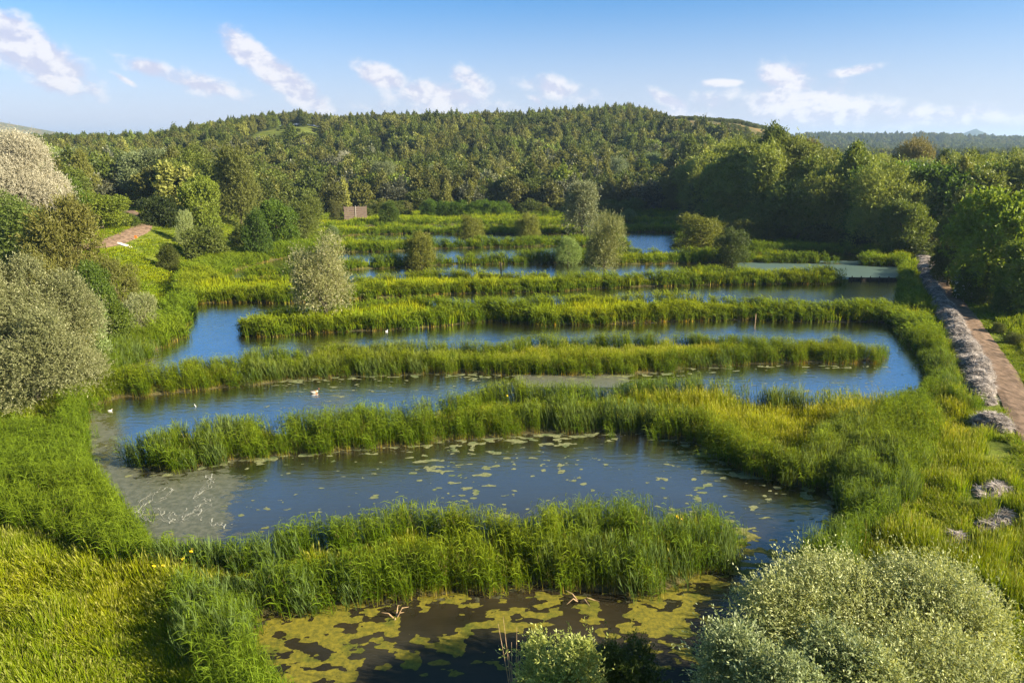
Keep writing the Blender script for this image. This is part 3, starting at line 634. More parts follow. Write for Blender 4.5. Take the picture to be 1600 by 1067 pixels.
# deep reed beds on the banks, in photo pixels of the ground
DEEP = [poly([(-150, 720), (60, 690), (139, 712), (139, 742), (180, 790), (190, 830), (200, 890), (150, 880), (60, 850), (-150, 820)]),
        poly([(120, 590), (217, 566), (289, 506), (300, 480), (270, 480), (235, 530), (170, 550), (125, 570)]),
        poly([(1405, 521), (1456, 581), (1457, 630), (1530, 660), (1520, 610), (1490, 555), (1462, 505), (1440, 470), (1430, 430), (1408, 425), (1405, 470)]),
        poly([(1240, 757), (1340, 790, 1.6), (1280, 860, 1.6), (1268, 950, 1.5), (1330, 880), (1420, 800), (1470, 700), (1440, 640), (1300, 690)]),
        poly([(368, 972), (380, 1003, 1.2), (440, 1067, 1.4), (470, 1130, 1.4), (330, 1120), (290, 1000), (300, 960)]),
        poly([(187, 825), (187, 860), (420, 868), (470, 850), (420, 870), (200, 900)]),
        poly([(300, 476), (335, 445), (360, 425), (420, 408), (500, 392), (500, 380), (330, 410), (290, 430), (275, 470)])]
cand = []
def sample(x0, x1, y0, y1, dens):
    n = int((x1 - x0) * (y1 - y0) * dens); return RG.uniform(x0, x1, n), RG.uniform(y0, y1, n)
def inview(x, y, m=70, z=0.8):
    px, py, dep = project(x, y, z); return (px > -m) & (px < 1600 + m) & (py < 1067 + m * 2.2) & (dep > 5)
def zone_of(x, y):
    best = np.full(x.shape, 'bank', dtype=object)
    for k, P in STRIP.items(): best[inpoly(x, y, P)] = k
    return best
reedP = []; grassP = []
for (x0, x1, y0, y1, dr, dg, far) in ((-40, 42, 12, 40, 9.0, 15.0, 0), (-50, 52, 40, 62, 7.5, 10.0, 0), (-62, 66, 62, 100, 4.6, 5.0, 1), (-75, 75, 100, 150, 2.6, 2.4, 2), (-95, 110, 150, 232, 1.5, 1.3, 2)):
    x, y = sample(x0, x1, max(y0, 9), y1, dr); k = inview(x, y, 60, 1.5); x, y = x[k], y[k]; s = shore(x, y)
    deep = np.zeros(x.shape, bool)
    for P in DEEP: deep |= inpoly(x, y, P)
    ew = 0.95 + 0.8 * vn(x, y, 4, 60); ew = ew * (0.85 if far < 1 else 0.8)
    patch = vn(x, y, 3.0, 61)
    k = (((s > -0.25) & (s < ew)) | (deep & (s > -.3) & (patch > .12)) | ((s > -.9) & (s <= -.25) & (RG.rand(len(x)) < .04) & (patch > .6)))
    k &= ~((s > 0.2) & (vn(x, y, 2.2, 66) > .86) & ~deep)
    k &= (segdist(x, y, HEAPL, False) > 1.7) & (heapdist(x, y) > 1.2)
    k &= segdist(x, y, PATHR[0], False) > 2.0
    x, y, s, deep = x[k], y[k], s[k], deep[k]; reedP.append((x, y, s, deep, np.full(len(x), far)))
    x, y = sample(x0, x1, y0, y1, dg); k = inview(x, y, 50, .5); x, y = x[k], y[k]; s = shore(x, y)
    k = (s > .35) & (heapdist(x, y) > .45 + .5 * vn(x, y, .7, 88)) & (segdist(x, y, HEAPL, False) > 1.2) & (segdist(x, y, PATHR[0], False) > PATHR[1].mean() / 2 + .12) & (segdist(x, y, PATHL[0], False) > 1.45) & ((~wooded(x, y)) | (RG.rand(len(x)) < .35))
    x, y, s = x[k], y[k], s[k]; grassP.append((x, y, s, np.full(len(x), far)))
rx, ry, rs, rdeep, rf = [np.concatenate([q[i] for q in reedP]) for i in range(5)]
gx, gy, gs, gf = [np.concatenate([q[i] for q in grassP]) for i in range(4)]
rzone = zone_of(rx, ry); rzone[(rzone == 'bank') & (rx > 0)] = 'right'; rzone[rzone == 'bank'] = 'left'
rh = height(rx, ry, rs); rh = np.maximum(rh, -0.35)
hs = 0.80 + 0.30 * vn(rx, ry, 5, 70) + 0.34 * (vn(rx, ry, 1.5, 71) - .25); hs = hs * np.where(rs < 0, .8, 1) * np.where(rdeep, .95, 1)
hs = hs * (0.92 - 0.17 * sst(42, 60, ry))
cat = (vn(rx, ry, 7, 72) > .62)
idx = np.where(rf == 0, np.where(cat & (RG.rand(len(rx)) < .4), 4, RG.randint(0, 4, len(rx))), RG.randint(5, 8, len(rx)))
tint = np.clip((vn(rx, ry, 9, 73) - .35) * 1.3 + (RG.rand(len(rx)) - .5) * .25, 0, 1)
tint = tint * (1 - .65 * sst(100, 125, ry)); tint = np.where(rzone == 'right', tint * .55, tint); tint = np.where(rzone == 'left', tint * .6 - .05 * (ry < 50), tint); tint = np.clip(tint, 0, 1); tint = np.where((rzone == 'D') | (rzone == 'E') | (rzone == 'C'), np.clip(tint + .4, 0, 1), tint)
RL = {'A': 'nearest strip of tall green reeds, above the brown algae pond', 'B': 'second reed strip from the viewer, widest, tapering to the left above the large pond',
      'C': 'third reed strip from the viewer, yellowish, with a rounded end on the right', 'D': 'fourth reed strip from the viewer, with the pale willow at its left end',
      'E': 'fifth reed strip from the viewer, with the leaning olive tree on it', 'F': 'sixth reed strip, dark on the right beneath the round bush', 'G': 'short seventh reed strip across the far ponds',
      'H': 'thin eighth reed strip in front of the far willow', 'I': 'farthest reed bed below the dark hedge', 'left': 'tall reeds and sedge along the left bank', 'right': 'tall reeds along the right bank beside the cut reed windrow'}
for k in RL:
    m = rzone == k
    if not m.any(): continue
    n = int(m.sum()); rot = np.stack([(RG.rand(n) - .5) * .16, (RG.rand(n) - .5) * .16, (RG.rand(n) - .5) * 1.0], 1)
    sc = np.stack([RG.uniform(.9, 1.25, n)] * 2 + [hs[m] * RG.uniform(.88, 1.1, n)], 1)
    tag(scatter('reed_bed', 'reed', np.stack([rx[m], ry[m], rh[m]], 1), rot, sc, idx[m], tint[m]), RL[k], 'reeds', kind='stuff')
gh = height(gx, gy, gs); gzn = zone_of(gx, gy); n = len(gx)
big = fbm(gx, gy, 3.5, 80)
lush = np.where((gzn == 'bank') & (gx > 15), 1.0, 0)          # right bank: deep tussocks
hs = (0.5 + 1.9 * (big - .35) + .5 * (vn(gx, gy, 1.1, 86) > .8)) * np.where(gzn != 'bank', 1.25, 1.0) * RG.uniform(.8, 1.25, n) * (1 + .35 * lush) * np.where((gzn == 'bank') & (gy > 60), .6, 1)
hs = hs * (1 + lush * .5 * (vn(gx, gy, 1.6, 87) - .4)); hs = np.clip(hs, .3, 2.2)
ip_ = segdist(gx, gy, PATHR[0], False); hs *= np.where(ip_ < 2.6, .35, 1); hs *= np.where((gx < -36) & (gy > 75), .45, 1)
idx = np.where(gf == 0, np.where((vn(gx, gy, 2.2, 81) > .72) & (RG.rand(n) < .6), 3, RG.randint(0, 3, n)), RG.randint(4, 6, n))
tint = np.clip((fbm(gx, gy, 4.5, 82) - .40) * 2.6 + np.where(gzn != 'bank', .3, 0) + (RG.rand(n) - .5) * .3 + np.where((gx < 0) & (gzn == 'bank'), .12, 0) - .75 * lush, 0, 1.2) * (1 - .6 * sst(105, 130, gy) * (gx > -36))
for nm, m, lab in (('left', (gx < 0) & (gzn == 'bank'), 'yellow green meadow grass on the left bank'), ('right', (gx >= 0) & (gzn == 'bank'), 'lush tussocky grass on the right bank beside the path'), ('mid', gzn != 'bank', 'yellow green sedge in the middle of the reed strips')):
    k = int(m.sum()); rot = np.stack([(RG.rand(k) - .5) * .2, (RG.rand(k) - .5) * .2, (RG.rand(k) - .5) * 1.6], 1)
    sc = np.stack([RG.uniform(.9, 1.3, k)] * 2 + [hs[m]], 1)
    tag(scatter('grass', 'turf', np.stack([gx[m], gy[m], gh[m]], 1), rot, sc, idx[m], tint[m]), lab, 'grass', kind='stuff')
print('reeds', len(rx), 'grass', len(gx))

# ------------------------------------------------------------------ crowns
def crown_mesh(name, seed, lobes, nsh, lps, sl_, ll, lw, mat, up=.35, droop=0.0, shell=.55, wind=0.2, flat=.6, zmin=None, tail=1.0):
    r = np.random.RandomState(seed); lobes = np.array(lobes, float); area = (lobes[:, 3] * lobes[:, 5]) ** .9; pr = area / area.sum()
    li = r.choice(len(lobes), nsh, p=pr); c = lobes[li, :3]; R = lobes[li, 3:6]
    d = nrm(r.randn(nsh, 3)); d[:, 2] = np.where((d[:, 2] < -.3) & (r.rand(nsh) < .6), -d[:, 2], d[:, 2])
    rr = shell + (1 - shell) * r.rand(nsh) ** .6
    # clumpiness: drop shoots where a noise over direction is low
    p0 = c + d * R * rr[:, None]
    keep = (np.sin(p0[:, 0] * 3.1 + seed) * np.sin(p0[:, 1] * 2.7 + 1) * np.sin(p0[:, 2] * 3.3 + 2)) > -.45 - .3 * r.rand(nsh)
    p0, d, li = p0[keep], d[keep], li[keep]; n = len(p0)
    out = nrm(d * .8 + nrm(p0 - lobes[:, :3].mean(0)) * .5)
    sdv = nrm(out * .7 + np.array([0, 0, up]) + WIND * wind + r.randn(n, 3) * .35)
    t = np.linspace(.05, 1, lps)[None, :] + r.uniform(-.06, .06, (n, lps)); sl2 = sl_ * (r.uniform(.5, 1.2, (n, 1)) + tail * (r.rand(n, 1) < .10) * r.rand(n, 1))
    pos = p0[:, None] + sdv[:, None] * (sl2 * t)[..., None] + np.array([0, 0, -1.0]) * (droop * sl2 * t * t)[..., None]
    pos = pos.reshape(-1, 3); sd2 = np.repeat(sdv, lps, 0); o2 = np.repeat(out, lps, 0); N = len(pos)
    if droop: sd2 = nrm(sd2 + np.array([0, 0, -1.0]) * droop * 1.2)
    ld = nrm(sd2 * .6 + r.randn(N, 3) * .55 + WIND * wind * .5)
    nn = nrm(o2 * flat + np.array([0, 0, .25]) + r.randn(N, 3) * .55); side = nrm(np.cross(ld, nn))
    cl = np.repeat(r.rand(n), lps) * .5 + r.rand(N) * .5
    lobv = r.rand(len(lobes))[np.repeat(li, lps)] * .35
    C = np.stack([np.clip(cl * .75 + lobv, 0, 1), 0 * cl, 0 * cl, 1 + 0 * cl], 1)
    if zmin is not None: k = pos[:, 2] > zmin; pos, ld, side, C = pos[k], ld[k], side[k], C[k]; N = len(pos)
    V, F, C = leaves_mesh(name, pos, ld, side, ll * r.uniform(.6, 1.25, N), lw * r.uniform(.7, 1.2, N), C, mat)
    return mesh(name, V, F, mat, C)
def lobeset(kind, seed):
    """lobes inside nominal radius 1, height 2 (z from 0 to 2)"""
    r = np.random.RandomState(seed + 100); L = []
    if kind == 'round':
        L.append((0, 0, 1.1, .62, .62, .62))
        for i in range(13): a = r.rand() * 6.28; e = r.uniform(-.35, 1.0); q = .62 * math.sqrt(max(0, 1 - e * e * .8)); s = r.uniform(.24, .42); L.append((q * math.cos(a), q * math.sin(a), 1.05 + e * .62, s, s, s * .85))
        for i in range(7): a = i * .9 + r.rand() * .5; q = r.uniform(.35, .62); s = r.uniform(.25, .36); L.append((q * math.cos(a), q * math.sin(a), r.uniform(.4, .62), s, s, .3))
    elif kind == 'tall':
        for i in range(13): t = i / 12; q = .38 * (1 - t) * r.uniform(.4, 1.3); a = r.rand() * 6.28; s = (.58 * (1 - t * t) ** .7 * (.55 + .45 * min(1, t * 3)) + .10) * r.uniform(.7, 1.05); L.append((q * math.cos(a), q * math.sin(a), .35 + 1.6 * t, s, s, .24))
    elif kind == 'willow':
        L.append((0, 0, .95, .55, .55, .7))
        for i in range(15): a = r.rand() * 6.28; e = r.uniform(-.8, 1.0); q = .58 * math.sqrt(max(0, 1 - e * e * .85)) * r.uniform(.8, 1.1); s = r.uniform(.2, .38); L.append((q * math.cos(a), q * math.sin(a), 1.0 + e * .68, s, s, s * r.uniform(1.1, 1.6)))
    elif kind == 'full':
        L.append((0, 0, .85, .52, .52, .75))
        for i in range(24): a = r.rand() * 6.28; z = r.uniform(.25, 1.7); q = r.uniform(.58, .86) * math.sqrt(max(0, 1 - ((z - .85) / 1.05) ** 2)); s = r.uniform(.16, .38); L.append((q * math.cos(a), q * math.sin(a), z, s, s, s * 1.2))
    elif kind == 'bush':
        L.append((0, 0, .8, .68, .68, .85))
        for i in range(14): a = r.rand() * 6.28; e = r.uniform(-.3, 1.0); q = .66 * math.sqrt(max(0, 1 - e * e * .8)) * r.uniform(.8, 1.12); s = r.uniform(.2, .38); L.append((q * math.cos(a), q * math.sin(a), .85 + e * .75, s, s, s * 1.1))
        for i in range(9): a = i * .7 + r.rand() * .5; q = r.uniform(.5, .72); s = r.uniform(.26, .36); L.append((q * math.cos(a), q * math.sin(a), r.uniform(.2, .5), s, s, .34))
    return L
def scaled(L, s, sz=None): sz = sz or s; return [(a * s, b * s, c * sz, d * s, e * s, f * sz) for a, b, c, d, e, f in L]
def trunk_mesh(name, lobes, seed, r0, mat=None, zb=0.0, n=7):
    r = random.Random(seed); m = MB(); top = max(l[2] for l in lobes); fork = top * .28
    m.tube([(0, 0, zb - .4), (.02, .01, fork * .5), (0, 0, fork)], [r0 * 1.35, r0, r0 * .8], 8)
    for l in sorted(lobes, key=lambda q: -q[2])[:n]:
        z0 = fork * r.uniform(.55, 1.0); mid = (l[0] * .45 + r.uniform(-.1, .1), l[1] * .45 + r.uniform(-.1, .1), z0 + (l[2] - z0) * .5)
        m.tube([(0, 0, z0), mid, (l[0] * .95, l[1] * .95, l[2])], [r0 * .5, r0 * .32, r0 * .08], 5)
    return m.me(name, mat or M['bark'])
NOM = 3.0   # nominal radius 3 m, height 6 m
KM = {}
def kindset(key, shape, matn, nsh, lps, sl_, ll, lw, seeds, **k):
    out = []
    for s in seeds:
        lb = scaled(lobeset(shape, s), NOM)
        out.append((crown_mesh('crown', s, lb, nsh, lps, sl_, ll, lw, M[matn], **k), trunk_mesh('trunk', lb, s, .16)))
    KM[key] = out
kindset('round_green', 'round', 'green', 4600, 7, .42, .19, .13, (1, 2, 3), up=.3)
kindset('round_lime', 'round', 'lime', 4600, 7, .42, .19, .13, (4, 5), up=.3)
kindset('tall_green', 'tall', 'green', 4200, 7, .42, .19, .11, (6, 7, 8), up=.25)
kindset('tall_olive', 'tall', 'olive', 4200, 7, .42, .19, .10, (9, 10), up=.3)
kindset('willow_olive', 'willow', 'olive', 3000, 9, .75, .24, .07, (11, 12), up=.5, droop=.25)
kindset('willow_silver', 'willow', 'silver', 3000, 9, .75, .24, .07, (13, 14), up=.5, droop=.25)
kindset('willow_pale', 'willow', 'pale', 3200, 9, .8, .20, .055, (15, 16), up=.6, droop=.15)
kindset('willow_white', 'willow', 'white', 4500, 9, .6, .2, .08, (17,), up=.5, droop=.1)
kindset('bush_green', 'bush', 'green', 3000, 7, .45, .24, .12, (18, 19), up=.5)
kindset('bush_olive', 'bush', 'olive', 3000, 7, .5, .22, .09, (20, 21), up=.6)
kindset('bush_lime', 'bush', 'lime', 3000, 7, .45, .22, .11, (22, 23), up=.5)
kindset('bush_pale', 'bush', 'pale', 3000, 8, .5, .2, .07, (24, 25), up=.6)
kindset('round_tan', 'round', 'tan', 3000, 7, .5, .2, .07, (26,), up=.5, shell=.3)
SRC = {}
def tree(kind, var, x, y, z, rx_, hh, name, label, cat_, group=None, tint=(1, 1, 1), rz=0.0):
    """root empty > crown, trunk; repeats copy the first one's objects"""
    cm_, tm = KM[kind][var % len(KM[kind])]; key = (kind, var % len(KM[kind]))
    sc = (rx_ / NOM, rx_ / NOM, hh / (2.0 * NOM))
    root = empty(name, (x, y, z), rz, sc)
    if key not in SRC: c = obj('crown', cm_, root); t = obj('trunk', tm, root); SRC[key] = (c, t)
    else:
        a, b = SRC[key]; c = a.copy(); t = b.copy(); COL.objects.link(c); COL.objects.link(t); c.parent = root; t.parent = root
    c.color = (*tint, 1); tag(root, label, cat_, group); return root
def place(kind, var, pxc, pw, ytop, base=None, Y=None, name='tree', label='', cat_='tree', group=None, tint=(1, 1, 1), rz=0.3, sink=0.0):
    """a tree whose crown spans pw photo pixels about pxc with its top at row ytop; it stands at pixel row base or at distance Y"""
    if base is not None: x, y = ground_at(pxc, base)
    else:
        y = Y; dep = Y * CP; x = (pxc - 800) / FPX * dep
    z = max(gz(x, y), -.2); zt = zat(ytop, y); dep = y * CP - (z - CAMZ) * SP
    if Y is not None: x = (pxc - 800) / FPX * dep
    return tree(kind, var, x, y, z - sink, pw / 2 * dep / FPX * 1.0, max(1.0, (zt - z + sink) * 1.03), name, label, cat_, group, tint, rz)
# --- left side
place('willow_olive', 0, 45, 130, 318, Y=84, name='willow_tree', label='green willow at the left edge below the silvery white one', tint=(.8, 1.05, .9))
place('round_lime', 0, 108, 80, 272, Y=105, name='maple_tree', label='leafy yellow green maple beside the silvery white willow', tint=(.75, .8, .8))
place('round_green', 1, 160, 90, 300, Y=112, name='broadleaf_tree', label='mid green tree left of the bend of the red earth track', tint=(1.5, 1.5, 1))
place('bush_lime', 1, 200, 46, 330, Y=118, name='bush', label='yellow green bush beside the bend of the red earth track', cat_='bush', tint=(.7, .7, .8))
place('willow_olive', 1, 110, 125, 318, Y=72, name='willow_tree', label='feathery olive willow with a visible trunk below the track', tint=(1.05, .98, 1))
place('bush_lime', 0, 150, 90, 412, Y=66, name='bush', label='yellow green bush at the foot of the feathery olive willow', cat_='bush', tint=(.7, .75, .9))
place('bush_green', 1, 48, 60, 382, Y=74, name='bush', label='dark green bush in front of the yellow verge at the left edge', cat_='bush', tint=(.8, .8, 1))
place('bush_olive', 0, 190, 70, 404, Y=72, name='bush', label='olive bush on the grassy slope right of the feathery willow', cat_='bush')
place('bush_green', 0, 172, 80, 462, Y=60, name='bush', label='dark undergrowth bush left of the pale round bush', cat_='bush', tint=(1, 1.1, .8))
place('bush_pale', 0, 222, 62, 458, base=521, name='bush', label='pale round bush beside the upper left corner of the ponds', cat_='bush')
place('bush_pale', 1, 138, 84, 456, Y=55, name='bush', label='pale green bush touching the large grey willow', cat_='bush', tint=(.85, 1, .8))
place('bush_green', 0, 265, 36, 383, base=421, name='bush', label='small dark conical bush alone on the bright slope', cat_='bush', tint=(.8, .75, .8))
place('bush_green', 1, 325, 74, 350, base=405, name='bush', label='spreading green bush on the slope right of the small dark one', cat_='bush', tint=(1.1, 1.1, 1.3))
place('round_green', 0, 322, 74, 279, Y=128, name='broadleaf_tree', label='dense round tree with sunlit flowering top behind the slope', tint=(1.45, 1.5, 1.1))
place('bush_green', 1, 254, 70, 302, Y=124, name='bush', label='blackish green bush beside the end of the red earth track', cat_='bush', tint=(.45, .5, .7))
place('bush_pale', 0, 292, 32, 328, Y=116, name='bush', label='small pale bush in front of the dense round tree', cat_='bush', tint=(.9, 1, .8))
place('willow_olive', 0, 378, 84, 242, Y=150, name='willow_tree', label='tall olive willow rising behind the dense round tree', tint=(.95, 1, 1))
place('bush_green', 0, 386, 54, 350, base=394, name='bush', label='dark green bush between the slope and the far reeds', cat_='bush')
place('bush_lime', 0, 405, 50, 328, Y=112, name='bush', label='left one of the bright green trees by the far reeds', cat_='bush', tint=(.6, .7, .8))
place('round_lime', 1, 440, 62, 312, base=386, name='broadleaf_tree', label='bright green tree in the middle of the clump by the far reeds', tint=(.75, .85, .8))
place('willow_olive', 1, 478, 64, 309, base=380, name='willow_tree', label='grey green willow closing the clump of bright trees on the right', tint=(.95, 1.1, 1))
place('willow_olive', 0, 100, 120, 418, Y=52, name='willow_tree', label='brownish willow crown rising behind the large grey willow', tint=(1, .95, .95))
place('bush_green', 0, -12, 50, 790, Y=31, name='bush', label='dark green bush cut off by the left edge in the meadow', cat_='bush', tint=(1.1, 1.2, 1))
# --- on the strips
place('willow_pale', 0, 510, 108, 380, base=503, name='willow_tree', label='pale feathery willow standing on the fourth reed strip', tint=(1.02, .95, .95))
place('bush_lime', 0, 609, 36, 315, base=350, name='bush', label='yellow green round bush right of the plank screen', cat_='bush', tint=(.75, .78, 1))
place('bush_olive', 1, 658, 52, 363, base=413, name='bush', label='globe shaped olive bush on the sixth reed strip', cat_='bush', tint=(1.25, 1.25, .8))
place('bush_olive', 0, 738, 48, 337, base=376, name='bush', label='dull green round bush, left of the two behind the seventh reed strip', cat_='bush', tint=(1.1, 1.15, .8))
place('bush_olive', 1, 826, 42, 334, base=374, name='bush', label='dull green round bush, right of the two behind the seventh reed strip', cat_='bush', tint=(1.2, 1.25, .9))
place('bush_pale', 1, 887, 44, 370, base=409, name='bush', label='small fresh green bush left of the leaning olive tree', cat_='bush', tint=(.8, 1.0, .6))
place('willow_silver', 0, 909, 72, 287, base=367, name='willow_tree', label='large grey green willow on the far reed strips, in the centre', tint=(.8, .82, .7))
place('willow_pale', 1, 944, 70, 337, base=432, name='willow_tree', label='narrow olive willow on the fifth reed strip', tint=(.72, .72, .55))
place('bush_olive', 0, 526, 24, 314, base=344, name='bush', label='small olive bush touching the left end of the plank screen', cat_='bush', tint=(.7, .7, .8))
place('bush_olive', 1, 1144, 54, 357, base=408, name='bush', label='round grey green bush in front of the dark bush island', cat_='bush', tint=(.62, .8, .85))
place('bush_olive', 0, 1096, 100, 336, base=392, name='bush', label='wide dark bush with sunlit top, left one of the bush island', cat_='bush', tint=(1.05, 1.1, .7))
place('bush_olive', 1, 1160, 95, 336, Y=133, name='bush', label='wide dark bush with sunlit top, right one of the bush island', cat_='bush', tint=(1.05, 1.1, .7))
place('bush_green', 1, 1205, 60, 345, Y=133, name='bush', label='dark green bush between the bush island and the right wood', cat_='bush')
place('bush_lime', 1, 968, 26, 372, base=388, name='bush', label='low bright bush at the right end of the seventh strip', cat_='bush', tint=(.6, .7, .7))
place('bush_lime', 0, 478, 22, 395, base=412, name='bush', label='low bush behind the pale feathery willow', cat_='bush', tint=(.6, .7, .7))
for i, px in enumerate((672, 697, 719, 742, 763, 786)):
    place('bush_lime', i, px, 36, 312 + (i % 3), base=338, name='shrub', label='bright green rounded shrub of the even row at the foot of the wood', cat_='shrub', group='row of bright shrubs below the wood', tint=(.75, .9, .55), rz=i)
for px, pw, yt, b, lab in ((982, 26, 326, 346, 'small pale shrub right of the central grey green willow'), (520, 22, 352, 372, 'tiny shrub in the reeds below the plank screen'), (1062, 14, 330, 346, 'thin shrub at the right end of the farthest reed bed')):
    place('bush_pale', 1, px, pw, yt, base=b, name='shrub', label=lab, cat_='shrub', tint=(.6, .75, .6))
# --- wood edge highlights
place('willow_white', 0, 540, 38, 244, Y=262, name='willow_tree', label='whitish willow standing out in the wood above the plank screen', tint=(.75, .78, .7))
place('willow_silver', 1, 517, 26, 256, Y=255, name='willow_tree', label='small silvery willow left of the whitish one in the wood', tint=(.9, .95, .8))
place('willow_silver', 0, 603, 54, 256, Y=212, name='willow_tree', label='grey green willow in the wood edge above the yellow green bush', tint=(.62, .68, .5))
place('willow_silver', 1, 685, 44, 262, Y=228, name='willow_tree', label='rounded grey willow in the wood edge above the row of shrubs', tint=(.7, .75, .6))
place('willow_silver', 0, 731, 32, 274, Y=226, name='willow_tree', label='small grey willow in the wood edge right of the rounded one', tint=(.65, .72, .6))
place('willow_pale', 0, 780, 28, 252, Y=230, name='willow_tree', label='slender pale willow in the wood edge left of the central willow', tint=(.72, .68, .5))
place('willow_silver', 1, 966, 40, 250, Y=235, name='willow_tree', label='drooping grey willow in the wood right of the central willow', tint=(.65, .75, .6))
place('willow_silver', 0, 1016, 46, 242, Y=250, name='willow_tree', label='broad light green willow in the wood above the farthest reeds', tint=(.6, .75, .5))
place('tall_olive', 0, 1050, 44, 272, Y=190, name='broadleaf_tree', label='leaning olive tree lit by the sun against the dark wood')
place('willow_olive', 1, 1250, 72, 224, Y=185, name='willow_tree', label='brownish domed willow above the right wood, left of the yellow one', tint=(.95, .82, .95))
place('round_tan', 0, 1425, 76, 217, Y=165, name='broadleaf_tree', label='yellowish brown domed tree rising above the right wood')
place('willow_silver', 1, 1420, 80, 262, Y=128, name='willow_tree', label='grey willow crown among dark trees of the right wood', tint=(.55, .68, .6))
place('round_lime', 0, 1550, 165, 300, Y=80, name='broadleaf_tree', label='broad bright topped tree beside the path at the right edge', tint=(1.6, 1.5, 1.2))  # crown tint raised to look sunlit though the tree stands in shade
place('willow_olive', 0, 1500, 90, 312, Y=90, name='willow_tree', label='olive willow left of the broad bright topped tree by the path', tint=(.85, .95, .9))
place('round_green', 2, 1480, 60, 372, Y=88, name='broadleaf_tree', label='dark tree overhanging the far end of the right path')
place('round_green', 0, 1610, 130, 380, Y=72, name='broadleaf_tree', label='green tree cut off by the right edge above the meadow', tint=(1.9, 1.9, 1.2))  # leaf tint raised in place of sunlight on this crown
place('bush_green', 0, 1540, 90, 405, Y=79, name='bush', label='dark thicket under the broad bright topped tree', cat_='bush')
place('bush_lime', 1, 1578, 62, 440, base=492, name='bush', label='low leafy bush at the right edge of the meadow', cat_='bush', tint=(.7, .8, .8))
place('bush_olive', 0, 1560, 26, 507, base=520, name='bush', label='small tuft like bush in the bright grass right of the path', cat_='bush', tint=(.8, .9, .7))
place('bush_olive', 1, 1583, 28, 520, base=538, name='bush', label='low bush nearest the right edge in the bright grass', cat_='bush', tint=(.8, .9, .7))
# elder with white flowers
e = place('bush_green', 1, 1504, 36, 425, base=468, name='elder_bush', label='dark elder bush with white blossom beside the path', cat_='bush', tint=(.9, 1, .9))
fl = crown_mesh('blossom', 77, scaled(lobeset('bush', 19), NOM * 1.03), 150, 3, .2, .34, .34, M['flower'], up=.2, shell=.95)
obj('blossom', fl, e)

# --- the big willows near the camera, with finer leaves
def bigwillow(name, label, pxc, pw, ytop, Y, matn, seed, nsh, ll, lw, sl_, tint=(1, 1, 1), up=.6, droop=.2, lps=12, cat_='tree', shape='willow', shell=.45, asp=1.0):
    y = Y; z = max(gz((pxc - 800) / FPX * Y, y), -.1); zt = zat(ytop, y); h_ = (zt - z) * 1.02; zc = z + h_ * .6
    dep = y * CP - (zc - CAMZ) * SP; x = (pxc - 800) / FPX * dep; r_ = pw / 2 * dep / FPX
    lb = scaled(lobeset(shape, seed), r_, h_ / 2); root = empty(name, (x, y, z))
    c = obj('crown', crown_mesh('crown', seed, lb, nsh, lps, sl_, ll, lw, M[matn], up=up, droop=droop, shell=shell, wind=.45, tail=1.8), root); c.color = (*tint, 1)
    # thin wands that carry the leaves
    obj('trunk', trunk_mesh('trunk', lb, seed, .05 * h_ ** .6 + .06, n=14), root); tag(root, label, cat_); return root
bigwillow('willow_tree', 'large silvery white willow at the far left, tallest on that side', 14, 190, 214, 92, 'white', 29, 30000, .19, .07, .9, tint=(.85, .83, .78), lps=9)
bigwillow('willow_tree', 'large greyish willow leaning over the left bank', 36, 225, 408, 46, 'silver', 31, 24000, .15, .05, .7, tint=(.82, .80, .60), shape='full')
bigwillow('willow_tree', 'large silvery green willow filling the lower right corner', 1448, 680, 928, 14.5, 'silver', 43, 40000, .10, .034, .55, tint=(1.3, 1.32, .95), shape='full')
bigwillow('willow_tree', 'darker silvery willow at the left of the one in the lower right corner', 1215, 320, 968, 13.5, 'silver', 35, 19000, .10, .034, .5, tint=(.95, 1.05, .85), shape='full')
bigwillow('bush', 'fresh green willow bush at the bottom edge, left of the corner willow', 880, 155, 968, 17.0, 'pale', 37, 5000, .11, .036, .45, tint=(1.35, 1.4, .9), shape='bush', cat_='bush')
bigwillow('bush', 'dark low bush in the water right of the fresh green one', 985, 100, 1000, 17.8, 'green', 39, 2600, .11, .034, .45, shape='bush', cat_='bush', tint=(.8, .9, 1))

# ------------------------------------------------------------------ the woods
FAR = []
for i, (shape, matn) in enumerate((('tall', 'green'), ('tall', 'green'), ('tall', 'olive'), ('round', 'green'), ('round', 'green'), ('willow', 'olive'), ('tall', 'olive'), ('willow', 'silver'), ('bush', 'green'), ('round', 'lime'))):
    lb = scaled(lobeset(shape, 50 + i), NOM); FAR.append(crown_mesh('crown', 60 + i, lb, 900, 4, .5, .40, .27, M[matn], up=.3, flat=.9))
proto_collection('woodtree', FAR)
wr = np.random.RandomState(21)
TX = []; 
for (x0, x1, y0, y1, sp_) in ((-130, 150, 78, 190, 5.0), (-240, 260, 190, 300, 5.6), (-330, 330, 300, 475, 5.4)):
    nx_, ny_ = int((x1 - x0) / sp_), int((y1 - y0) / sp_); a, b = np.meshgrid(np.arange(nx_), np.arange(ny_))
    a = x0 + (a.ravel() + wr.uniform(-.1, 1.1, a.size)) * sp_; b = y0 + (b.ravel() + wr.uniform(-.1, 1.1, b.size)) * sp_; TX.append(np.stack([a, b], 1))
TX = np.concatenate(TX); x, y = TX[:, 0], TX[:, 1]; z = height(x, y); px, py, dep = project(x, y, z)
k = wooded(x, y) & (px > -120) & (px < 1720) & ~(heathy(x, y)) & ~((inpoly(px, py - 9, np.array(CLEAR)) | inpoly(px, py - 18, np.array(CLEAR))) & (y > 250) & (wr.rand(len(px)) < .9)); x, y, z, px, py, dep = x[k], y[k], z[k], px[k], py[k], dep[k]
sh = shore(x, y) if len(x) < 60000 else np.ones(len(x)); k = sh > 1.5; x, y, z, px, py, dep = x[k], y[k], z[k], px[k], py[k], dep[k]
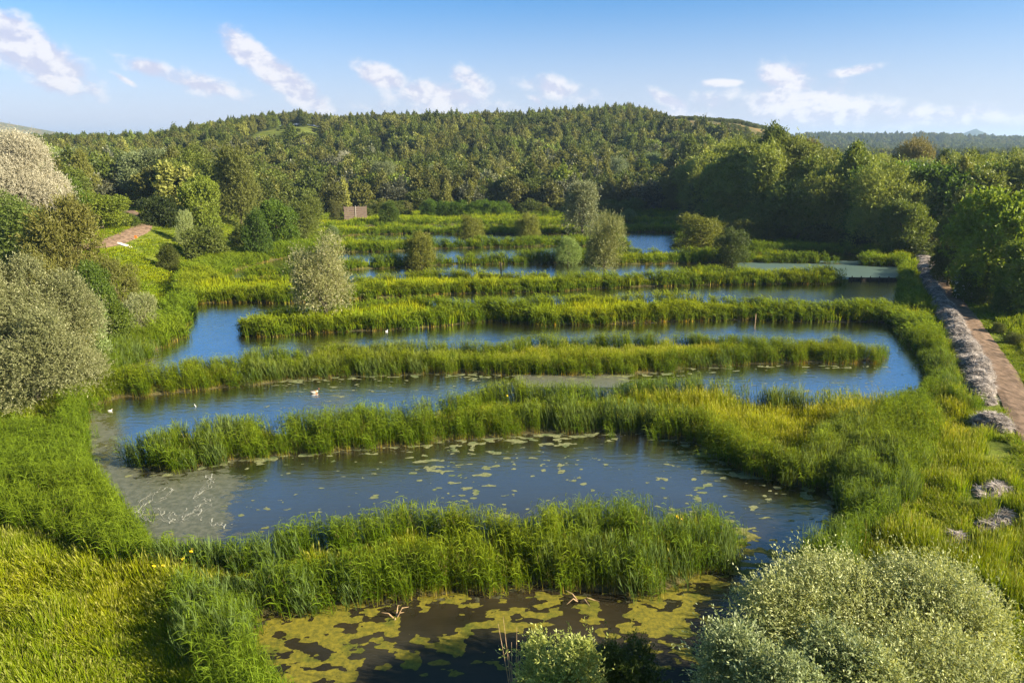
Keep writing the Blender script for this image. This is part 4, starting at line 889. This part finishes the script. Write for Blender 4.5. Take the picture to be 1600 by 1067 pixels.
n = len(x); edge = np.interp(px, EPX, EPY) - py      # pixels beyond the wood edge
# crown top line allowed by the skyline and by the photograph's tree sizes
hgt = 7.0 + 4.0 * wr.rand(n) + 2.5 * (vn(x, y, 25, 90) - .5)
hgt = np.where((px > 1070) & (y < 250), hgt * 1.45 + 1.0, hgt)              # the right wood is taller
hgt = np.where((px < 500) & (y < 250), hgt * 1.0, hgt)
hgt = np.where(edge < 6, hgt * .8, hgt); hgt = np.where(y > 400, hgt * .85, hgt)
# do not stand above the photograph's skyline
SKX = [-400, 0, 90, 230, 330, 400, 470, 520, 600, 700, 800, 900, 980, 1040, 1100, 1200, 1260, 1300, 1400, 1500, 1600, 2200]
SKY_ = [225, 214, 216, 212, 194, 182, 175, 182, 178, 178, 175, 170, 165, 180, 190, 224, 243, 250, 255, 253, 250, 248]
skz = CAMZ + y * np.array([ray(800, q)[2] / ray(800, q)[1] for q in np.interp(px, SKX, SKY_)])
hgt = np.minimum(hgt, skz - z + np.where(px > 1150, wr.uniform(-1.2, .5, n), wr.uniform(-.6, .9, n))); k = (hgt > 2.2) & ~((px < 150) & (y < 128)) & ~((px > 1420) & (y < 118))
x, y, z, px, py, dep, hgt, edge = [q[k] for q in (x, y, z, px, py, dep, hgt, edge)]; n = len(x)
# keep clear of the hand placed trees that stand in front of the wood
wdt = hgt * wr.uniform(.30, .46, n); wdt = np.where(y < 250, wdt * 1.15, wdt)
sp1 = vn(x, y, 22, 91); sp2 = wr.rand(n)
kind = np.where(sp1 > .45, np.where(sp2 < .3, 2, np.where(sp2 < .55, 6, np.where(sp2 < .8, 5, 3))), np.where(sp2 < .25, 0, np.where(sp2 < .6, 3, np.where(sp2 < .75, 5, 1))))
hgt = hgt * np.where(np.isin(kind, (0, 1)), 1.08, 1.0); low = (y < 300); kind = np.where(low & (sp2 > .55), np.where(sp2 > .9, 7, np.where(sp2 > .75, 5, 4)), kind)
kind = np.where((px > 1080) & (kind == 7), 5, kind); kind = np.where((px > 1180) & (sp1 > .45) & (y < 260) & (sp2 < .35), 9, kind)
wdt = np.where(np.isin(kind, (3, 4, 5, 7, 9)), wdt * 1.3, wdt)
app = hgt / dep * (px > -40) * (px < 1640); order = np.argsort(-app); NI = 205
zs = [(-400, 130, 'at the left edge under the moor'), (130, 240, 'above the brown stems'), (240, 360, 'behind the dense round tree'), (360, 500, 'below the hill clearing'),
      (500, 640, 'behind the plank screen'), (640, 800, 'behind the row of bright shrubs'), (800, 960, 'behind the central grey willow'), (960, 1080, 'above the farthest reeds'),
      (1080, 1200, 'behind the bush island'), (1200, 1300, 'below the brownish willow'), (1300, 1400, 'left of the shaded grey willow'), (1400, 1500, 'beyond the right path'), (1500, 2200, 'behind the broad bright tree')]
KN = {0: ('tall_green', 'broadleaf_tree', 'upright green tree'), 1: ('tall_green', 'broadleaf_tree', 'upright green tree'), 2: ('tall_olive', 'birch_tree', 'slender olive tree'), 6: ('tall_olive', 'birch_tree', 'slender olive tree'), 3: ('round_green', 'broadleaf_tree', 'rounded dark green tree'),
      4: ('round_green', 'broadleaf_tree', 'rounded dark green tree'), 5: ('willow_olive', 'willow_tree', 'feathery olive willow'), 7: ('willow_silver', 'willow_tree', 'greyish willow'), 9: ('round_lime', 'broadleaf_tree', 'light green leafy tree')}
mxh = max(hgt[order[:NI]]) 
for j, i in enumerate(order[:NI]):
    kk, nm, desc = KN[int(kind[i])]; zn = next(q[2] for q in zs if q[0] <= px[i] < q[1]) if px[i] < 2200 else zs[-1][2]
    dp = 'at the wood front' if edge[i] < 22 else 'inside the wood'
    g_ = wr.uniform(1.1, 1.9) if px[i] > 1080 else wr.uniform(.9, 1.4); tn = {'willow_silver': (.6, .68, .5), 'round_lime': (.6, .7, .6), 'willow_olive': (.85, .95, .8)}.get(kk, (1, 1, 1))  # right wood crowns get lighter tints, sunlight put into the leaf colour
    tree(kk, int(wr.randint(0, 3)), x[i], y[i], z[i], wdt[i], hgt[i], nm, '%s %s %s' % (desc, dp, zn), 'tree', '%ss %s' % (desc, zn), tuple(q * g_ for q in tn), wr.rand() * 6.28)
rest = order[NI:]; m = len(rest)
rot = np.stack([0 * x[rest], 0 * x[rest], wr.rand(m) * 6.28], 1); sc = np.stack([wdt[rest] / NOM, wdt[rest] / NOM, hgt[rest] / (2 * NOM)], 1)
o = scatter('woodland', 'woodtree', np.stack([x[rest], y[rest], z[rest] - .2], 1), rot, sc, kind[rest], np.where(kind[rest] == 7, .42, np.where(kind[rest] == 9, .6, 1.0)) * np.where(wr.rand(m) < .15, 1.6, 1.0) * wr.uniform(.6, 1.25, m))
tag(o, 'dense mixed woodland covering the hill behind the ponds', 'woodland', kind='stuff')
print('wood trees', n)
# heath scrub on the right shoulder of the hill and in the clearing, undergrowth along the wood edge
sx, sy = wr.uniform(-200, 260, 26000), wr.uniform(330, 480, 26000); hz_ = heathy(sx, sy); sz_ = height(sx, sy); spx, spy, _ = project(sx, sy, sz_)
kp = hz_ & (vn(sx, sy, 14, 95) > .40) & (wr.rand(len(sx)) < np.where(spx < 600, .05, .38)); sx, sy, sz_ = sx[kp], sy[kp], sz_[kp]
ux, uy = wr.uniform(-120, 150, 30000), wr.uniform(78, 250, 30000); up_, vp_, _ = project(ux, uy, height(ux, uy)); ed = np.interp(up_, EPX, EPY) - vp_
kp = (ed > np.where((up_ > 560) & (up_ < 1010) & ((up_ < 640) | (up_ > 815)), -8, 2)) & (ed < 16) & (up_ > -60) & (up_ < 1660) & (wr.rand(len(ux)) < .22); ux, uy = ux[kp], uy[kp]; kp = shore(ux, uy) > 1; ux, uy = ux[kp], uy[kp]
ax, ay = np.concatenate([sx, ux]), np.concatenate([sy, uy]); m = len(ax); a_, b_ = len(sx), len(ux)
hh = np.concatenate([wr.uniform(1.0, 2.6, a_), wr.uniform(1.5, 3.8, b_)]); ww = hh * wr.uniform(.5, .9, m)
o = scatter('scrub', 'woodtree', np.stack([ax, ay, height(ax, ay) - .2], 1), np.stack([0 * ax, 0 * ax, wr.rand(m) * 6.28], 1), np.stack([ww / NOM, ww / NOM, hh / (2 * NOM)], 1), np.where(wr.rand(m) < .7, 8, 5), wr.uniform(.7, 1.2, m))
tag(o, 'low scrub along the wood edge and on the heathy shoulder of the hill', 'scrub', kind='stuff')
# far wood on the ridge beyond the valley
fx, fy = wr.uniform(150, 2300, 9000), wr.uniform(700, 1750, 9000); kp = (fx / fy > .22) & (fx / fy < .80); fx, fy = fx[kp], fy[kp]
fx2, fy2 = wr.uniform(-1200, 1200, 9000), wr.uniform(480, 1100, 9000); kp = np.abs(fx2 / fy2) < .85; kp &= ~((fx2 / fy2 > -.45) & (fx2 / fy2 < .4)); fx, fy = np.concatenate([fx, fx2[kp]]), np.concatenate([fy, fy2[kp]])
m = len(fx); hh = wr.uniform(8, 14, m); fz = height(fx, fy); hh = np.minimum(hh, np.where(fy < 1000, np.maximum(2, 17 + fy * .002 - fz + np.where(fx < 0, fy * .011, -fy * .008)), 99)); ww = hh * wr.uniform(.4, .65, m)
o = scatter('woodland', 'woodtree', np.stack([fx, fy, fz - .5], 1), np.stack([0 * fx, 0 * fx, wr.rand(m) * 6.28], 1), np.stack([ww / NOM, ww / NOM, hh / (2 * NOM)], 1), wr.choice([0, 1, 3, 4, 5, 8], m), wr.uniform(.7, 1.1, m))
tag(o, 'distant bluish woodland on the low ridge beyond the valley', 'woodland', kind='stuff')
# dry brown stems by the track
dx, dy = ground_at(205, 324); m = 420; ax, ay = dx + wr.randn(m) * 5.0, dy + 3 + wr.randn(m) * 1.6
proto_collection('drystem', [mesh('drystem', *(lambda q: (q[0], q[1]))(reed_tuft(90, 10, 3.2, .6, 3.2, 3, .6, 0)), M['stem'])])
tag(scatter('dead_grass', 'drystem', np.stack([ax, ay, height(ax, ay)], 1), np.stack([0 * ax, 0 * ax, wr.rand(m) * 6], 1), np.ones((m, 3)) * wr.uniform(.5, 1.0, (m, 1)), np.zeros(m, int), np.ones(m)), 'patch of brown dead willowherb stems above the red earth track', 'dead plants', kind='stuff')

# ------------------------------------------------------------------ cut reed heaps
def heap(label, pts, wid, hgt_, nstr, seed, name='cut_reed_heap', group=None):
    r = np.random.RandomState(seed); P = np.array([ground_at(*p) for p in pts]); 
    if len(P) == 1: P = np.array([P[0] + np.array([-.25 * wid, 0]), P[0] + np.array([.25 * wid, .0])])
    seg = np.hypot(*(P[1:] - P[:-1]).T); L = np.concatenate([[0], np.cumsum(seg)]); tt = np.arange(0, L[-1] + .01, .3); Q = np.stack([np.interp(tt, L, P[:, 0]), np.interp(tt, L, P[:, 1])], 1)
    T_ = np.gradient(Q, axis=0); T_ /= np.linalg.norm(T_, axis=1)[:, None]; N = np.stack([-T_[:, 1], T_[:, 0]], 1); n = len(Q)
    endf = np.clip(np.minimum(tt, L[-1] - tt) / (wid * .35) + .01, 0, 1) ** .5
    Hn = hgt_ * (.35 + 1.2 * vn(Q[:, 0], Q[:, 1], 1.3, seed)) * endf; Wn = wid / 2 * (.6 + .85 * vn(Q[:, 0], Q[:, 1], 1.5, seed + 1)) * endf
    nc = 15; V = np.empty((n, nc, 3))
    org = Q.mean(0); oz = float(height(org[0:1], org[1:2])[0])
    def surf(i, u):
        X = Q[i, 0] + N[i, 0] * u * Wn[i]; Y = Q[i, 1] + N[i, 1] * u * Wn[i]; prof = np.clip(1 - np.abs(u) ** 2.2, 0, 1) ** .7
        Z = height(X, Y) + .05 + Hn[i] * prof * (.75 + .5 * vn(X, Y, .55, seed + 2)) - .12 * (np.abs(u) > .97); return X, Y, Z
    ii = np.arange(n)
    for j in range(nc): u = -1 + 2 * j / (nc - 1); V[:, j] = np.stack(surf(ii, np.full(n, u)), 1)
    V = V.reshape(-1, 3) - np.array([org[0], org[1], oz]); i = (np.arange(n - 1)[:, None] * nc + np.arange(nc - 1)[None]).ravel()
    root = empty(name, (org[0], org[1], oz)); tag(root, label, 'reed heap', group)
    obj('mound', mesh('mound', V, np.stack([i, i + 1, i + nc + 1, i + nc], 1)[:, ::-1], M['strawmass'], smooth=True), root)
    i = r.randint(0, n, nstr); u = np.where(r.rand(nstr) < .85, r.uniform(-1.1, 1.1, nstr), r.randn(nstr) * 1.1); X, Y, Z = surf(i, u); b = np.stack([X, Y, Z + r.uniform(0, .06, nstr)], 1) - np.array([org[0], org[1], oz])
    ang = r.uniform(0, 6.28, nstr); d = np.stack([np.cos(ang), np.sin(ang), r.uniform(-.35, .45, nstr)], 1); d = nrm(d); sdd = nrm(np.cross(d, np.array([0, 0, 1.0]) + r.randn(nstr, 3) * .3)); l_ = r.uniform(.3, 1.0, nstr)
    v, f, c = leaves_mesh('straw', b - d * l_[:, None] * .5, d, sdd, l_, .03 + 0 * l_, np.zeros((nstr, 4)), M['straw'])
    s_ = obj('straw', mesh('straw', v, f, M['straw']), root); tag(s_, 'loose pale cut stems over the mound'); s_['kind'] = 'stuff'
heap('long grey windrow of cut dead reeds between the bank and the path', HEAPPX, 1.95, .85, 17000, 3, 'cut_reed_windrow')
heap('grey heap of cut reeds just in front of the windrow end', SMALL[0], 2.1, .75, 2200, 4)
heap('ring shaped scrap of cut reeds in the right meadow, upper one', SMALL[1], .8, .28, 420, 6)
heap('curved heap of cut reeds in the right meadow, below the upper scrap', SMALL[2], .85, .28, 520, 7)
heap('small heap of cut reeds above the lower right willow', SMALL[3], .7, .26, 260, 8)
heap('cut reeds lying behind the crown of the lower right willow', SMALL[4], 1.2, .35, 800, 9)
heap('tiny scrap of cut reeds left of the ring shaped one', SMALL[5], .5, .2, 100, 10)

# ------------------------------------------------------------------ small built things
def screen():
    a = ground_at(538, 345); b = ground_at(574, 344); rz = math.atan2(b[1] - a[1], b[0] - a[0]); w_ = math.hypot(b[0] - a[0], b[1] - a[1]); z = gz(*a)
    ht = (zat(324, a[1]) - z); root = empty('plank_screen', (a[0], a[1], z), rz); tag(root, 'weathered reddish plank screen at the foot of the wood', 'screen')
    nb = 7
    for i in range(nb):
        m = MB(); m.box((w_ / 2, 0, ht * (i + .5) / nb), (w_ * (1 - .01 * (i % 3)), .05, ht / nb * .86)); obj('plank', m.me('plank', M['wood']), root)
    for q in (0.02, .35, .64, .98):
        m = MB(); m.box((w_ * q, .10, ht * .53), (.16, .14, ht * 1.1)); obj('post', m.me('post', M['wood']), root)
    m = MB(); m.tube([(w_ * .5, -.14, -.2), (w_ * .5, -.14, ht * 1.12)], [.05, .04], 8); p = obj('pole', m.me('pole', M['pale_stone']), root); p['label'] = 'pale upright pole in front of the planks'
    m = MB(); m.box((w_ / 2, .05, ht + .03), (w_ * 1.02, .26, .05)); obj('cap_rail', m.me('cap_rail', M['wood']), root)
screen()
def weir():
    a = at(1326, 437.5); b = at(1412, 438.5); root = empty('plank_weir', (a[0], a[1], 0), math.atan2(b[1] - a[1], b[0] - a[0])); L = math.hypot(b[0] - a[0], b[1] - a[1]); tag(root, 'low dark plank weir across the pond end on the right', 'weir')
    m = MB(); m.box((L / 2, 0, .1), (L, .12, .5)); obj('board', m.me('board', M['darkwood']), root)
    for i in range(6): m = MB(); m.tube([(L * (i + .3) / 6, -.12, -.6), (L * (i + .3) / 6, -.12, .55)], [.07, .06], 8); obj('post', m.me('post', M['darkwood']), root)
weir()
for (px, py, h_, r_, mt, lab) in ((277, 455, 1.1, .09, 'pale_stone', 'pale wooden post at the upper left corner of the ponds'), (783, 428, 1.5, .1, 'darkwood', 'dark wooden post standing in the fifth water channel'),
                             (1180, 503, .8, .05, 'stem', 'thin stake at the edge of the fourth reed strip')):
    x_, y_ = at(px, py); m = MB(); m.tube([(0, 0, -.5), (0, 0, h_ * .93), (0, 0, h_)], [r_, r_ * .95, r_ * .6], 8); o = obj('post', m.me('post', M[mt]), None, (x_, y_, max(0, gz(x_, y_)))); tag(o, lab, 'post')
x_, y_ = ground_at(213, 378); m = MB(); m.tube([(0, 0, -.2), (0, 0, .55)], [.05, .05], 8); root = empty('marker_post', (x_, y_, gz(x_, y_))); tag(root, 'short orange marker post beside the red earth track', 'marker post'); obj('post', m.me('post', M['wood']), root)
m = MB(); m.box((0, 0, .72), (.34, .12, .4)); obj('marker_head', m.me('marker_head', M['orange']), root)
# pale bare patch beside the track
def patch(px, py, rx_, ry_, seed):
    x_, y_ = ground_at(px, py); r = random.Random(seed); n_ = 26; v = [(x_, y_, gz(x_, y_) + .16)]
    for i in range(n_): a = 2 * math.pi * i / n_; q = r.uniform(.8, 1.1); X, Y = x_ + rx_ * q * math.cos(a), y_ + ry_ * q * math.sin(a); v.append((X, Y, gz(X, Y) + .14))
    me = bpy.data.meshes.new('sand'); me.from_pydata(v, [], [(0, 1 + i, 1 + (i + 1) % n_) for i in range(n_)]); me.materials.append(M['pale_stone'])
    tag(obj('sand', me), 'pale bare patch beside the red earth track', 'bare ground', kind='structure')
patch(197, 385, 1.2, .8, 3)
# dead branches
def branch(px, py, s, seed, label, up=.35, mt='stem', name='dead_branch'):
    x_, y_ = at(px, py); r = random.Random(seed); m = MB(); z0 = 0
    for i in range(5):
        a = r.uniform(0, 6.28); L = s * r.uniform(.5, 1); m.tube([(0, 0, -.1), (math.cos(a) * L * .5, math.sin(a) * L * .5, L * up * r.uniform(.6, 1.3)), (math.cos(a) * L, math.sin(a) * L, L * up * r.uniform(.3, 1.5))], [.03, .02, .006], 5)
    o = obj(name, m.me(name, M[mt]), None, (x_, y_, 0)); tag(o, label, 'branch')
branch(618, 965, .7, 1, 'dead forked branch sticking out of the near pond', mt='stem')
branch(905, 938, .8, 2, 'bare twig among reed shoots at the edge of the near strip')
branch(384, 712, .7, 3, 'little bare twig in the water left of the second strip tip', mt='foam')
m = MB(); r = random.Random(9)
for i in range(7): a = r.uniform(-.25, .25); m.tube([(r.uniform(-.35, .35), r.uniform(-.2, .2), -.2), (a, 0, 1.6), (a * 2.2 + r.uniform(-.2, .2), .05, r.uniform(2.6, 3.8))], [.022, .016, .005], 5)
x_, y_ = at(806, 1130); tag(obj('dead_reed_clump', m.me('dead_reed_clump', M['stem']), None, (x_, y_, 0)), 'bundle of bare brown stems left of the fresh green bush at the bottom', 'dead plant')

# ------------------------------------------------------------------ water birds
def bird(px, py, label, rz, sc=1.0, dark=True):
    sp = [(-.34, 0, .20, .012), (-.27, 0, .17, .05), (-.14, 0, .12, .115), (.02, 0, .10, .14), (.16, 0, .12, .12), (.235, 0, .19, .065), (.255, 0, .27, .045), (.27, 0, .33, .055), (.31, 0, .345, .052), (.355, 0, .335, .022), (.42, 0, .325, .014)]
    m = MB(); m.tube([s[:3] for s in sp], [s[3] for s in sp], 12); me = m.me('bird', M['bird']); 
    a = me.color_attributes.new('c', 'FLOAT_COLOR', 'POINT')
    for i in range(len(me.vertices)):
        k = i // 12; col = (.5, .48, .43, 1)
        if k >= 6: col = (.02, .03, .025, 1)
        if k >= 9: col = (.35, .1, .05, 1)
        if k == 4: col = (.35, .14, .05, 1)
        if k in (0, 1) or (k in (2, 3) and me.vertices[i].co.z > .2): col = (.12, .1, .09, 1) if dark else (.7, .7, .66, 1)
        if not dark and 4 <= k < 9: col = (.6, .6, .56, 1)
        a.data[i].color = col
    for p in me.polygons: p.use_smooth = True
    x_, y_ = at(px, py); o = obj('duck', me, None, (x_, y_, -.03)); o.rotation_euler = (0, 0, rz); o.scale = (sc, sc, sc); tag(o, label, 'duck')
m_, h_, o_ = mat_new('feathers'); ca = h_.n('ShaderNodeAttribute', attribute_name='c'); pp = princ(h_, ca.outputs['Color'], .7, .2); h_.link(pp.outputs[0], o_.inputs[0]); M['bird'] = m_
bird(491, 614, 'dark and white duck swimming in the middle of the second channel', .3, .95)
bird(305, 635, 'small white bird on the water in the left half of the second channel', 2.2, .42, False)
bird(172, 642, 'small white bird on the water at the left end of the second channel', .4, .42, False)
bird(604, 518, 'small pale bird resting at the edge of the third channel', 1.0, .5, False)
# yellow irises
iv = []; fi = []; ir = random.Random(4)
for (a, b, n_) in ((250, 905, 2), (292, 880, 2), (835, 800, 3), (700, 800, 2), (1070, 830, 4), (580, 820, 3), (300, 890, 1), (650, 640, 3), (780, 640, 2), (1132, 522, 3)):
    for _ in range(n_):
        X, Y = at(a + ir.uniform(-14, 14), b + ir.uniform(-5, 5), .9); z = gz(X, Y) + ir.uniform(.9, 1.25)
        for k in range(5): t = k * 1.256 + ir.random(); q = len(iv); iv += [(X, Y, z), (X + .05 * math.cos(t) - .03 * math.sin(t), Y + .05 * math.sin(t) + .03 * math.cos(t), z + .04), (X + .07 * math.cos(t), Y + .07 * math.sin(t), z - .01), (X + .05 * math.cos(t) + .03 * math.sin(t), Y + .05 * math.sin(t) - .03 * math.cos(t), z + .04)]; fi.append((q, q + 1, q + 2, q + 3))
me = bpy.data.meshes.new('iris_flowers'); me.from_pydata(iv, [], fi); me.materials.append(M['yellow']); tag(obj('iris_flowers', me), 'yellow iris flowers dotted among the reeds', 'flowers', kind='stuff')

# ------------------------------------------------------------------ haze
def haze():
    m, h, o = mat_new('haze'); v = h.n('ShaderNodeVolumePrincipled'); v.inputs['Color'].default_value = (.50, .70, 1.0, 1); v.inputs['Density'].default_value = 0.00015; v.inputs['Anisotropy'].default_value = .2
    h.link(v.outputs[0], o.inputs['Volume'])
    b = MB(); b.box((0, 4000, 64), (10600, 8400, 134)); tag(obj('haze', b.me('haze', m)), 'thin blue summer haze over the valley', 'haze', kind='stuff')
haze()
